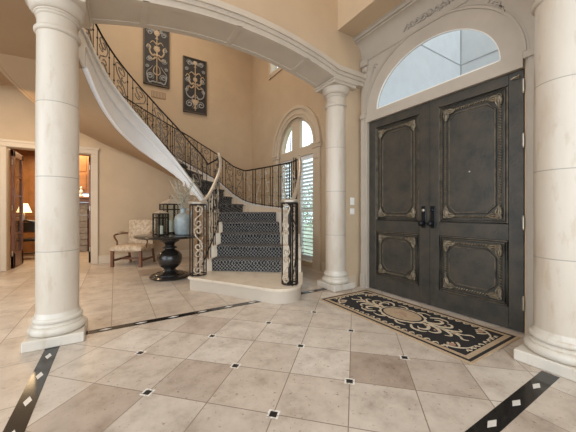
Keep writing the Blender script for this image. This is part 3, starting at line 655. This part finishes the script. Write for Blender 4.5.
def newel(root, x, y, r, ztop, angs, sangs, rp):
    b = MB(); b.lathe([(rp*1.8, .185), (rp*1.8, .21), (rp, .23), (rp, ztop-.06), (rp*1.7, ztop-.04), (rp*1.7, ztop-.02)], x, y, 12); post = b.build('newel', M['iron'], root)
    for z in (.20, ztop-.035):
        b = MB(); b.tube([(x+r*math.cos(2*PI*i/20), y+r*math.sin(2*PI*i/20), z) for i in range(20)], .010, 6, True); b.build('ring', M['iron'], post)
    for a in angs: baluster(x+r*math.cos(a), y+r*math.sin(a), .185, ztop-.03, False, .007).build('newel_bar', M['iron'], post)
    for a in sangs:
        u = Vector((-math.sin(a), math.cos(a), 0)); c = Vector((x+r*.9*math.cos(a), y+r*.9*math.sin(a), 0)); m_ = MB()
        for j, (za, zb) in enumerate(((.22, .56), (.56, .9), (.9, ztop-.05))):
            w_ = r*1.1; pts = s_scroll(w_, zb-za, 1.1); m_.tube([tuple(c+u*(px if j % 2 else -px)+Vector((0, 0, (za+zb)/2+pz))) for px, pz in pts], .0095, 6)
            m_.ball((c.x, c.y, zb), .018, 6)
        m_.build('scroll', M['bronze'], post)
    b = MB(); b.lathe([(r*1.0, ztop-.028), (r*1.18, ztop-.02), (r*1.2, ztop), (r*.9, ztop+.014), (r*.2, ztop+.02)], x, y, 28); b.build('newel_cap', M['pewter'], post)
VA = math.radians(-103)
newel(ra, 1.05, 4.24, .115, 1.262, [VA+q for q in (-1.6, -.75, .75, 1.6, 3.1)], [VA, VA+2.4], .012)
# B: outer railing (right)
rb = thing('stair_railing', (2.6, 5.2, 1.2), 'right wrought iron stair railing curving past the shuttered window to the back wall', 'railing')
hB = lambda k: interp(k, (6, 6.2, 6.5, 7, 8, 9, 10, 12, 14, 21), (.97, .95, .90, .79, .74, .73, .71, .74, .72, .68))
railing(rb, B, lambda k: H*k+.07, lambda k: H*k+.03+hB(k), .31, .09, lambda n: n < 6)
topB = [(p.x, p.y, H*p.z+.03+hB(p.z)) for p in B][::-1]
lvB = [(2.93, 4.60, 2.09), (2.86, 4.35, 2.08), (2.79, 4.15, 2.07)]
b = MB(); b.tube(topB+lvB, .0165, 8, flat=.8); b.build('handrail', M['iron'], rb)
b = MB(); b.tube([(p.x, p.y, H*p.z+.10) for p in B], .009, 6); b.build('bottom_rail', M['iron'], rb)
goB = [(2.79, 4.15, 2.07), (2.70, 4.00, 2.06), (2.64, 3.88, 1.93), (2.56, 3.78, 1.74), (2.42, 3.62, 1.56), (2.25, 3.42, 1.42), (2.10, 3.25, 1.32), (2.0, 3.15, 1.275), (1.94, 3.08, 1.262)]
b = MB(); b.tube(spline(goB, 6), .027, 10, flat=.75); b.build('curved_handrail', M['pewter'], rb)
b = MB(); b.ball((2.72, 4.04, 2.10), .024, 8); b.build('finial', M['bronze'], rb)
low = lower_bars(rb, (2, 3, 4, 5), SR, goB+lvB[::-1], None, Vector((-.06, .04)))
b = MB(); b.tube([(2.05, 3.18, .28)]+low+[(2.93, 4.78, H*6+.1)], .010, 6); b.build('bottom_rail', M['iron'], rb)
for i in range(1, 4):
    p, q = Vector((low[i-1][0], low[i-1][1], 0)), Vector((low[i][0], low[i][1], 0)); z0, z1 = low[i-1][2], low[i][2]
    scroll3(p, q, z0, z0+.95, z1, z1+.95, i % 2).build('scroll', M['bronze'], rb)
VB = math.radians(-122)
newel(rb, 1.93, 3.08, .10, 1.268, [VB+q for q in (-1.7, .35, .9, 1.5, 3.1)], [VB-.55, VB+2.6], .022)
# ------------------------------------------------------------------ wall art, vent, switches
def relief(b, pts, x0, z0, w_, h, y, r=.019, tp=True):
    if len(pts) < 12: pts = [(v.x, v.y) for v in spline([(q[0], q[1], 0) for q in pts], 5)]
    for sg in (-1, 1): b.tube([(x0+sg*p[0]*w_/2, y, z0+p[1]*h) for p in pts], r, 5, taper=(lambda t: 1.1-.8*t) if tp else None)
def art(x0, x1, z0, z1, label, top=True):
    t = thing('wall_art', ((x0+x1)/2, BY-.02, z0), label, 'wall art'); c = (x0+x1)/2; w_ = x1-x0; h = z1-z0
    b = MB(); b.box(x0, x1, BY-.035, BY-.002, z0, z1, .004); b.build('backboard', M['artbase'], t)
    b = MB()
    for a in ((x0, x1, z0, z0+.028), (x0, x1, z1-.028, z1), (x0, x0+.028, z0, z1), (x1-.028, x1, z0, z1)): b.box(a[0], a[1], BY-.055, BY-.03, a[2], a[3], .006)
    b.build('frame', mat('art_frame', (.10, .075, .05), .5), t)
    y = BY-.042; b = MB()
    def sp(cx, cz, r0, r1, a0, a1): return [(p[0], p[1]) for p in spiral(cx, cz, r0, r1, a0, a1, 18)]
    def S2(cx, cz, r, a0, a1):  # spiral in (unit width, unit height) space keeping round shape
        return [(cx+p[0]/(w_/2), cz+p[1]/h) for p in spiral(0, 0, r*.2, r, a0, a1, 20)]
    if top:
        relief(b, S2(.50, .15, .085, 0, 3.3*PI), c, z0, w_, h, y); relief(b, [(.05, .05), (.3, .06), (.55, .04), (.7, .1), (.75, .2), (.5, .27), (.3, .33)], c, z0, w_, h, y)
        relief(b, S2(.62, .62, .05, 0, 3*PI), c, z0, w_, h, y, .014); relief(b, S2(.3, .93, .045, 0, -3*PI), c, z0, w_, h, y, .014); relief(b, S2(.72, .30, .045, 0, 3*PI), c, z0, w_, h, y, .014)
        relief(b, S2(.55, .44, .07, PI, 4*PI), c, z0, w_, h, y); relief(b, S2(.55, .88, .07, PI, -2*PI), c, z0, w_, h, y)
    else:
        relief(b, S2(.48, .16, .105, 0, 3.3*PI), c, z0, w_, h, y); relief(b, S2(.60, .60, .07, PI, 4*PI), c, z0, w_, h, y); relief(b, S2(.50, .90, .07, PI, -2*PI), c, z0, w_, h, y)
        relief(b, S2(.7, .40, .05, 0, 3*PI), c, z0, w_, h, y, .014); relief(b, S2(.25, .90, .045, 0, -3*PI), c, z0, w_, h, y, .014); relief(b, S2(.7, .78, .05, 0, 3*PI), c, z0, w_, h, y, .014)
        relief(b, [(.1, .3), (.4, .27), (.72, .33), (.7, .45), (.4, .5)], c, z0, w_, h, y)
    b.build('scroll_relief', M['artsilver'], t)
    b = MB(); cz = .5 if top else .52
    b.tube([(c, y, z0+h*q) for q in (.05, .25, .5, .75, .95)], .011, 6)
    prof = [(.005, 0), (.05, .01), (.02, .05), (.015, .09), (.06, .13), (.075, .17), (.055, .21), (.065, .23)]
    for zz, s in (((cz, 1.0), (.78, .9)) if top else ((cz, .75), (.08, 1.0), (.83, .7))):
        q = MB(); q.lathe([(r*s, z*s) for r, z in prof], 0, 0, 14); b.add([(c+p[0], y+p[1]*.22, z0+h*zz+p[2]) for p in q.v], q.f)
    relief(b, [(.12, cz+.02), (.35, cz+.0), (.55, cz+.07), (.48, cz+.13), (.65, cz+.17), (.8, cz+.12)], c, z0, w_, h, y, .024)
    relief(b, [(.10, cz-.02), (.3, cz-.07), (.52, cz-.05), (.62, cz-.10)], c, z0, w_, h, y, .02); relief(b, [(.05, .70), (.3, .74), (.5, .70)], c, z0, w_, h, y, .018)
    relief(b, [(.05, .18), (.25, .22), (.2, .30), (.05, .34)], c, z0, w_, h, y, .015)
    b.build('urn_relief', M['artrel'], t)
art(.56, 1.13, 4.12, 5.52, 'upper left dark scrollwork panel with cream urn on the stair wall, cut by the arch'); art(1.44, 2.03, 3.63, 5.02, 'lower right dark scrollwork panel with round grey curls on the stair wall', False)
t = thing('air_vent', (.89, BY, 3.9), 'small beige wall vent grille below the upper left scrollwork panel', 'vent')
b = MB(); b.box(.73, 1.05, BY-.012, BY-.001, 3.84, 4.0, .003); b.build('backing', M['soffit'], t); b = MB()
for i in range(9): b.box(.75+i*.033, .758+i*.033, BY-.02, BY-.012, 3.86, 3.98)
b.build('slats', M['cream'], t)
for i, (z, lb) in enumerate(((1.28, 'upper white light switch plate on the wall between column and double doors'), (1.13, 'lower small white switch plate just below the other by the doors'))):
    t = thing('light_switch', (3.02, 3.06, z), lb, 'light switch'); b = MB(); hh = .055 if i == 0 else .045
    b.box(2.975, 3.06, 3.052, 3.059, z-hh, z+hh, .003); b.build('plate', M['plastic'], t)
    for xx in (2.998, 3.037): b = MB(); b.box(xx-.009, xx+.009, 3.046, 3.053, z-.022, z+.022, .002); b.build('rocker', M['plastic'], t)
# ------------------------------------------------------------------ rug
rx0, rx1, ry0, ry1 = 2.215, 3.06, 1.03, 2.83; rc, rl = (rx0+rx1)/2, (ry0+ry1)/2
rug = thing('rug', (rc, rl, 0), 'black and tan rectangular rug with floral medallion in front of the double doors', 'rug')
b = MB(); b.box(rx0, rx1, ry0, ry1, 0, .012, .004); b.build('pile', M['rugtan'], rug)
def ringrect(b, o, w_, z=.0125):
    for a in ((rx0+o, rx1-o, ry0+o, ry0+o+w_), (rx0+o, rx1-o, ry1-o-w_, ry1-o), (rx0+o, rx0+o+w_, ry0+o+w_, ry1-o-w_), (rx1-o-w_, rx1-o, ry0+o+w_, ry1-o-w_)): b.box(a[0], a[1], a[2], a[3], .008, z)
b = MB(); ringrect(b, .022, .026); b.build('border_stripe', M['rugblack'], rug, 0)
b = MB(); b.box(rx0+.09, rx1-.09, ry0+.09, ry1-.09, .008, .0135); b.build('field', M['rugblack'], rug, 0)
def ribbon(b, pts, w0, w1=None, z=.0135, zt=.0155):
    w1 = w1 if w1 is not None else w0; P = [Vector((p[0], p[1])) for p in pts]; n = len(P); lft = []; rgt = []
    for i, p in enumerate(P):
        t = P[min(i+1, n-1)]-P[max(i-1, 0)]; q = Vector((-t.y, t.x)).normalized(); s = i/(n-1); ww = (w0+(w1-w0)*s)*(.35+.65*math.sin(PI*min(1, max(0, .12+s*.8))))
        lft.append(p+q*ww); rgt.append(p-q*ww)
    v = [(p.x, p.y, zz) for zz in (z-.004, zt) for p in lft+rgt]; f = []
    for i in range(n-1): f += [(2*n+i, 2*n+i+1, 3*n+i+1, 3*n+i), (i, i+1, 2*n+i+1, 2*n+i), (n+i, 3*n+i, 3*n+i+1, n+i+1)]
    b.add(v, f)
def disc(b, cx, cy, a, c, z=.0155, n=36, inner=0, wob=0):
    P = [(cx+a*(1+wob*math.cos(14*i*2*PI/n))*math.cos(2*PI*i/n), cy+c*(1+wob*math.cos(14*i*2*PI/n))*math.sin(2*PI*i/n)) for i in range(n)]; b.prism(P, z-.006, z)
def mirror4(fn):
    for sx in (-1, 1):
        for sy in (-1, 1): fn(lambda p: (rc+sx*p[0], rl+sy*p[1]))
b = MB(); disc(b, rc, rl, .19, .26, .0155, 84, wob=.04); b.build('medallion', M['rugcream'], rug, 0)
b = MB(); disc(b, rc, rl, .165, .235, .0165); b.build('medallion_ring', M['rugblack'], rug, 0)
b = MB(); disc(b, rc, rl, .145, .212, .0175); b.build('medallion_centre', M['rugtan'], rug, 0)
b = MB(); ribbon(b, [(rc-.04, rl-.08), (rc, rl-.03), (rc+.01, rl+.03), (rc-.03, rl+.08)], .012, .012, .0175, .0185); ribbon(b, [(rc+.02, rl-.05), (rc+.05, rl), (rc+.03, rl+.06)], .01, .01, .0175, .0185); b.build('medallion_flower', M['rugrose'], rug, 0)
b = MB()
def orn(T):
    def R_(p, w0, w1=.004): ribbon(b, [T(q) for q in [(v.x, v.y) for v in spline([(x, y, 0) for x, y in p], 5)]], w0, w1)
    R_([(.02, .26), (.06, .34), (.13, .37), (.17, .32), (.14, .28)], .022, .008); R_([(.01, .30), (.03, .40), (.09, .47), (.15, .45), (.16, .40)], .02, .007)
    R_([(.0, .40), (.02, .50), (.08, .57), (.12, .53)], .018, .006); R_([(.16, .22), (.22, .28), (.22, .36), (.18, .40)], .016, .005); R_([(.0, .52), (.02, .60), (.05, .64)], .014, .004)
    R_([(.19, .06), (.23, .12), (.215, .2)], .014, .004); R_([(.03, .62), (.07, .66), (.05, .70)], .012, .005)
    for k in range(3): R_([(.17+.03*k, .66-.02*k), (.21+.03*k, .70-.03*k), (.25, .72-.05*k)], .014, .004)
    R_([(.30, .62), (.27, .70), (.20, .76), (.12, .77)], .013, .004)
    for k in range(9): R_([(.335, .02+.075*k), (.305, .04+.075*k), (.325, .07+.075*k)], .010, .004)
    for k in range(4): R_([(.02+.065*k, .805), (.04+.065*k, .775), (.065+.065*k, .795)], .010, .004)
mirror4(orn); b.build('acanthus_pattern', M['rugcream'], rug, 0)
b = MB()
def orn2(T):
    def D(x, y, r): q = T((x, y)); disc(b, q[0], q[1], r, r, .0165, 12)
    D(.06, .32, .014); D(.09, .42, .012); D(.24, .66, .026); D(.02, .56, .012); D(.20, .33, .01)
mirror4(orn2); b.build('rose_pattern', M['rugrose'], rug, 0)
# ------------------------------------------------------------------ pedestal table with lanterns and jar
TX, TY, TZ = .80, 5.16, .73
tb = thing('pedestal_table', (TX, TY, 0), 'round black pedestal table with turned ball base beside the stair newel', 'table')
b = MB(); b.lathe([(.02, TZ-.07), (.17, TZ-.068), (.20, TZ-.05), (.50, TZ-.045), (.535, TZ-.035), (.55, TZ-.018), (.54, TZ-.003), (.53, TZ), (.01, TZ)], TX, TY, 48); b.build('tabletop', M['ebony'], tb)
b = MB(); b.lathe([(.20, .0+.085), (.135, .10), (.10, .13), (.09, .15), (.155, .20), (.19, .26), (.205, .32), (.195, .385), (.15, .44), (.10, .47), (.075, .49), (.12, .505), (.12, .52), (.085, .535), (.075, .56), (.10, .59), (.15, .62), (.17, .65), (.17, .665)], TX, TY, 40); b.build('turned_pedestal', M['ebony'], tb)
b = MB(); b.lathe([(.27, 0), (.31, .008), (.32, .03), (.30, .05), (.24, .058), (.24, .068), (.22, .085), (.18, .09)], TX, TY, 48); b.build('round_base', M['ebony'], tb)
def lantern(x, y, w_, h, label, rot):
    t = thing('lantern', (x, y, TZ), label, 'lantern', 'lanterns on the pedestal table'); R4 = Matrix.Translation((x, y, TZ)) @ Matrix.Rotation(rot, 4, 'Z'); a = w_/2; r = .009
    b = MB(); b.M = R4; b.box(-a, a, -a, a, .01, .03, .004)
    for sx in (-1, 1):
        for sy in (-1, 1): b.box(sx*a-r*1.2, sx*a+r*1.2, sy*a-r*1.2, sy*a+r*1.2, 0, .012)
    b.build('base', M['iron'], t); b = MB(); b.M = R4
    for sx in (-1, 1):
        for sy in (-1, 1): b.box(sx*a-r, sx*a+r, sy*a-r, sy*a+r, .02, h)
    for z in (h*.82, h):
        for s in (-1, 1): b.box(-a, a, s*a-r, s*a+r, z-r, z+r); b.box(s*a-r, s*a+r, -a, a, z-r, z+r)
    for s in (-1, 1): b.box(-r*.6, r*.6, s*a-r*.6, s*a+r*.6, .02, h); b.box(s*a-r*.6, s*a+r*.6, -r*.6, r*.6, .02, h)
    b.build('frame', M['iron'], t)
    b = MB(); b.M = R4; v = []
    lv = [(1.06, h), (1.0, h+.012), (.62, h+w_*.22), (.30, h+w_*.30), (.22, h+w_*.36)]
    for s, z in lv: v += [(-a*s, -a*s, z), (a*s, -a*s, z), (a*s, a*s, z), (-a*s, a*s, z)]
    b.add(v, [(4*i+j, 4*i+(j+1) % 4, 4*i+4+(j+1) % 4, 4*i+4+j) for i in range(len(lv)-1) for j in range(4)]+[(0, 1, 2, 3), (16, 17, 18, 19)]); rf = b.build('roof', M['pewter'], t, 20)
    b = MB(); b.M = R4; b.tube([(0.028*math.cos(2*PI*i/14), 0, h+w_*.36+.026+.028*math.sin(2*PI*i/14)) for i in range(14)], .004, 5, True); b.build('ring_handle', M['iron'], rf)
    b = MB(); b.M = R4
    for s in (-1, 1): b.box(-a+r, a-r, s*a-.001, s*a+.001, .03, h-r); b.box(s*a-.001, s*a+.001, -a+r, a-r, .03, h-r)
    b.build('glass_pane', M['glass'], t, 0)
    c = MB(); c.lathe([(w_*.24, .031), (w_*.24, h*.45), (w_*.20, h*.455), (.003, h*.45), (.003, h*.49), (.001, h*.50)], x, y, 20, TZ)
    c.build('candle', M['candle'], None, 35, org=(x, y, TZ+.031), label='ivory pillar candle inside the '+('tall' if h > .45 else 'short')+' black lantern', cat='candle')
lantern(.86, 5.43, .27, .53, 'taller black metal lantern with pagoda roof, at the back of the table', .35); lantern(.64, 5.02, .165, .36, 'shorter black metal lantern with pagoda roof, at the front left of the table', .45)
jx, jy = .99, 5.03
b = MB(); b.lathe([(.10, 0), (.125, .01), (.138, .05), (.142, .15), (.14, .27), (.125, .32), (.085, .355), (.052, .375), (.045, .40), (.05, .445), (.064, .46), (.06, .465), (.045, .455), (.035, .40)], jx, jy, 36, TZ)
jar = thing('jar', (jx, jy, TZ), 'blue grey glazed jug vase with narrow neck at the right of the table', 'vase'); b.build('body', M['vase'], jar)
b = MB(); b.tube([(jx+.05, jy-.03, TZ+.43), (jx+.10, jy-.06, TZ+.42), (jx+.125, jy-.07, TZ+.36), (jx+.11, jy-.065, TZ+.31)], .012, 8); b.build('handle', M['vase'], jar)
tw_ = thing('dried_branches', (jx, jy, TZ+.42), 'spray of dried pale twigs standing in the blue grey jug vase', 'branches')
b = MB(); lf = MB()
for i in range(36):
    a = random.uniform(0, 2*PI); sp = random.uniform(.05, .24); hh = random.uniform(.32, .60); P = [(jx+sp*math.cos(a)*q**1.3*1.15, jy+sp*math.sin(a)*q**1.3*.9, TZ+.36+hh*q) for q in [k/6 for k in range(7)]]
    b.tube(P, .0042, 4)
    for k in range(10):
        q = random.uniform(.35, 1.0); c = Vector(P[0]).lerp(Vector(P[-1]), q); c.x = jx+sp*math.cos(a)*q**1.3*1.15; c.y = jy+sp*math.sin(a)*q**1.3*.9; c.z = TZ+.36+hh*q
        d = Vector((random.uniform(-1, 1), random.uniform(-1, 1), random.uniform(.1, 1))).normalized(); s = d.orthogonal().normalized()
        lf.add([tuple(c), tuple(c+d*.018+s*.009), tuple(c+d*.040), tuple(c+d*.018-s*.009)], [(0, 1, 2, 3)])
b.build('twig', M['twig'], tw_, kind='stuff'); lf.build('bud', M['twig'], tw_, 0, kind='stuff')
# ------------------------------------------------------------------ armchair
cxh, cyh = .35, 6.81; ang = math.radians(-33)
ch = thing('armchair', (cxh, cyh, 0), 'floral upholstered open armchair with mahogany legs and arms against the back wall', 'chair')
RM = Matrix.Translation((cxh, cyh, 0)) @ Matrix.Rotation(ang, 4, 'Z')  # local: front is -Y
def cb(): q = MB(); q.M = RM; return q
def cushion(b, x0, x1, y0, y1, z0, z1, n=10, rot=0, crown=.03):
    v = []; f = []
    R2 = Matrix.Rotation(rot, 4, 'X'); piv = Vector(((x0+x1)/2, y0, z0))
    def P(u, w_, s):
        e = (1-abs(2*u-1)**5)*(1-abs(2*w_-1)**5); zz = (z0+z1)/2+s*((z1-z0)/2*(.45+.55*e**.5)+crown*max(0, e-.2)*.6)
        uu = .5+(u-.5)*(1-.02*(1-e)); return tuple(piv+R2 @ (Vector((x0+(x1-x0)*uu, y0+(y1-y0)*w_, zz))-piv))
    for s in (1, -1):
        o = len(v)
        for i in range(n+1):
            for j in range(n+1): v.append(P(i/n, j/n, s))
        for i in range(n):
            for j in range(n): a = o+i*(n+1)+j; f.append((a, a+1, a+n+2, a+n+1))
    N = (n+1)*(n+1)
    rim = [i*(n+1) for i in range(n+1)]+[n*(n+1)+j for j in range(1, n+1)]+[i*(n+1)+n for i in range(n-1, -1, -1)]+[j for j in range(n-1, 0, -1)]
    for k in range(len(rim)): a, c = rim[k], rim[(k+1) % len(rim)]; f.append((a, c, N+c, N+a))
    b.add(v, f)
b = cb(); cushion(b, -.33, .33, -.32, .25, .30, .43, crown=.03); b.build('seat', M['chair'], ch, 60)
b = cb(); cushion(b, -.31, .31, 0, .56, -.045, .045, rot=0); v = b.v; 
b = cb(); q = MB(); cushion(q, -.30, .30, 0, .56, -.05, .05, crown=.03); Rb = Matrix.Translation((0, .24, .38)) @ Matrix.Rotation(math.radians(78), 4, 'X'); b.add([tuple(Rb @ Vector((p[0]*(.92+.12*p[1]/.5), p[1]+(.02*(1-(p[0]/.3)**2) if p[1] > .45 else 0), p[2]))) for p in q.v], q.f); b.build('backrest', M['chair'], ch, 60)
b = cb()
for i in range(4):
    for j in range(3): 
        p = Rb @ Vector((-.18+.12*i+(.06 if j % 2 else 0)-.0, .16+.13*j, .068)); b.ball(tuple(p), .011, 6)
b.build('tufting_buttons', M['chair'], ch)
for sx in (-1, 1):
    b = cb(); b.box(sx*.29-.028, sx*.29+.028, -.31, -.255, 0, .33, .005); b.build('leg', M['wood'], ch)
    b = cb(); b.tube([(sx*.27, .24, .36), (sx*.27, .27, .2), (sx*.27, .33, 0)], .025, 4); b.build('leg', M['wood'], ch)
    b = cb(); b.tube(spline([(sx*.30, .26, .655), (sx*.33, .10, .655), (sx*.345, -.08, .645), (sx*.34, -.15, .62), (sx*.33, -.13, .56), (sx*.325, -.08, .50), (sx*.31, -.10, .42), (sx*.31, -.12, .36)], 4), .017, 8); b.build('arm', M['wood'], ch)
    b = cb(); cushion(b, sx*.335-.035, sx*.335+.035, -.05, .18, .655, .695, 5, crown=.01); b.build('arm_pad', M['chair'], ch, 60)
    b = cb(); b.box(sx*.285-.012, sx*.285+.012, -.28, .29, .11, .15); b.build('stretcher', M['wood'], ch)
b = cb(); b.box(-.28, .28, -.02, .005, .11, .15); b.build('stretcher', M['wood'], ch)
# ------------------------------------------------------------------ library beyond the doorway
def french(name, x, y0, y1, sg):
    b = MB(); t = .022; b.box(x-t, x+t, y0, y0+.11, .01, oz-.02, .004); b.box(x-t, x+t, y1-.11, y1, .01, oz-.02, .004); b.box(x-t, x+t, y0, y1, .01, .30); b.box(x-t, x+t, y0, y1, oz-.14, oz-.02)
    for i in range(1, 5): z = .30+(oz-.44)*i/5; b.box(x-t*.7, x+t*.7, y0+.11, y1-.11, z-.012, z+.012)
    d = struct(name, b, M['wood']); b = MB(); b.box(x-.003, x+.003, y0+.11, y1-.11, .3, oz-.14); b.build('pane', M['glass'], d, 0)
    b = MB(); b.box(x+sg*.022-.006, x+sg*.022+.006, y1-.075, y1-.035, .92, 1.12); b.tube([(x+sg*.03, y1-.055, 1.0), (x+sg*.06, y1-.055, 1.0), (x+sg*.06, y1-.14, 1.0)], .009, 6); b.build('door_handle', M['steel'], d)
    for z in (.3, 1.2, 2.1): b = MB(); b.lathe([(.012, -.05), (.012, .05)], x, y0-.006, 8, z); b.build('hinge', M['steel'], d)
french('door_3', ox0+.03, BY+.19, BY+.87, 1); french('door_4', ox1-.03, BY+.19, BY+.87, -1)
LY = 10.4
b = MB(); b.box(-4, -1.0, LY, LY+.1, 0, 3)
for x in [-3.8+.55*i for i in range(6)]:
    b.box(x, x+.06, LY-.025, LY, 0, 3); b.box(x+.12, x+.13, LY-.012, LY, .35, 2.6); b.box(x+.47, x+.48, LY-.012, LY, .35, 2.6)
b.box(-4, -1, LY-.03, LY, 0, .25); b.box(-4, -1, LY-.05, LY, 2.75, 3.0); b.box(-4, -1, LY-.02, LY, 1.0, 1.06); struct('wall_library_back', b, M['panel'])
struct('wall_library_left', MB().box(-4.1, -4, BY+.16, LY+.1, 0, 3), M['panel'], 0); struct('wall_library_right', MB().box(.6, .7, BY+.16, LY+.1, 0, 3), M['panel'], 0)
fp = thing('fireplace', (-.55, 9.9, 0), 'wooden mantel fireplace with grey stone surround seen through the doorway right of the left column', 'fireplace')
b = MB(); b.box(-1.0, .6, 9.75, LY+.05, 1.66, 3.0); 
for x in (-.95, -.62, -.29): 
    for z0, z1 in ((1.75, 2.2), (2.26, 2.7)): b.box(x, x+.26, 9.735, 9.75, z0, z1, .01)
b.build('overmantel', M['panel'], fp)
b = MB(); b.box(-1.04, .6, 9.55, 9.9, 1.50, 1.55, .01); b.box(-1.0, .6, 9.65, 9.9, 1.40, 1.50, .01); b.build('mantel_shelf', M['panel'], fp)
b = MB()
for i in range(8): b.box(-.96+random.uniform(-.005, .005), -.66+random.uniform(-.005, .005), 9.70, LY, .172*i+.004, .172*(i+1)-.004, .012)
b.box(-.96, .6, 9.72, LY, 1.2, 1.39); b.build('stone_surround', M['stone'], fp)
b = MB(); b.box(-.66, .5, 9.9, LY, 0, 1.2); b.build('firebox', M['black'], fp)
b = MB(); b.lathe([(.05, 0), (.055, .02), (.025, .05), (.045, .10), (.05, .14), (.03, .18), (.018, .20), (.032, .23), (.03, .26), (.005, .285)], -.80, 9.64, 16, 1.55); b.build('figurine', M['ceramic'], None, org=(-.8, 9.64, 1.55), label='small white ceramic figurine standing on the library mantel shelf', cat='figurine')
dk = thing('writing_desk', (-2.05, 9.6, 0), 'dark wooden library desk under the lit lamp behind the open glazed door', 'desk')
b = MB(); b.box(-2.75, -1.45, 9.30, 9.95, .74, .79, .008); b.build('desktop', M['wood'], dk); b = MB(); b.box(-2.7, -1.5, 9.34, 9.9, .60, .74); b.build('drawer_case', M['wood'], dk)
for x in (-2.68, -1.54):
    for y in (9.35, 9.85): b = MB(); b.box(x-.03, x+.03, y-.03, y+.03, 0, .62, .005); b.build('leg', M['wood'], dk)
lm = thing('table_lamp', (-1.97, 9.6, .79), 'glowing table lamp with cream shade on the library desk', 'lamp')
b = MB(); b.lathe([(.08, 0), (.08, .015), (.02, .03), (.05, .10), (.055, .17), (.02, .24), (.012, .36)], -1.97, 9.6, 18, .79); b.build('base', M['steel'], lm)
b = MB(); b.lathe([(.15, .32), (.145, .33), (.07, .54), (.068, .545)], -1.97, 9.6, 20, .79); b.build('lamp_shade', M['shade'], lm)
cr = thing('desk_chair', (-1.75, 8.95, 0), 'dark framed chair drawn up to the library desk', 'chair')
b = MB(); b.box(-1.98, -1.52, 8.75, 9.18, .43, .50, .02); b.build('seat', M['ebony'], cr)
for x in (-1.95, -1.55):
    b = MB(); b.tube([(x, 9.15, 0), (x, 9.15, .45)], .02, 6); b.build('leg', M['ebony'], cr); b = MB(); b.tube([(x, 8.70, 0), (x, 8.78, .45), (x, 8.72, .92)], .02, 6); b.build('leg', M['ebony'], cr)
    b = MB(); b.tube([(x, 8.75, .68), (x, 9.1, .68), (x, 9.12, .48)], .018, 6); b.build('arm', M['ebony'], cr)
b = MB(); b.tube([(-1.95, 8.72, .88), (-1.75, 8.70, .92), (-1.55, 8.72, .88)], .025, 6); b.box(-1.93, -1.57, 8.735, 8.755, .66, .88); b.build('backrest', M['ebony'], cr); b = MB(); b.tube([(-1.95, 8.78, .15), (-1.55, 8.78, .15)], .015, 6); b.build('stretcher', M['ebony'], cr)
# ------------------------------------------------------------------ garden shrubs outside the shuttered window
def shrub(x, y, h, r, label):
    t = thing('garden_tree', (x, y, 0), label, 'tree', None)
    b = MB(); b.tube([(x, y, -.05), (x+.05, y, h*.5), (x, y+.05, h*.8)], .06, 7, taper=lambda q: 1.1-.8*q); b.build('trunk', M['bark'], t)
    b = MB()
    for i in range(1500):
        a = random.uniform(0, 2*PI); u = random.uniform(-1, 1); q = r*random.uniform(.35, 1)**.6; c = Vector((x+q*math.cos(a)*math.sqrt(1-u*u), y+q*math.sin(a)*math.sqrt(1-u*u), h*.58+u*q*h*.42/r))
        d = Vector((random.gauss(0, 1), random.gauss(0, 1), random.gauss(0, 1))).normalized(); s = d.orthogonal().normalized(); L_ = .09
        b.add([tuple(c), tuple(c+d*L_*.5+s*L_*.3), tuple(c+d*L_), tuple(c+d*L_*.5-s*L_*.3)], [(0, 1, 2, 3)])
    b.build('foliage', M['leaf'], t, 0, kind='stuff')
shrub(6.2, 8.2, 2.3, 1.0, 'leafy green tree seen through the shutter slats'); shrub(8.2, 13.0, 6.6, 2.0, 'taller pale tree seen through the arched fan pane'); shrub(7.6, 9.5, 2.0, .9, 'low green tree seen between the shutter slats nearer the column')
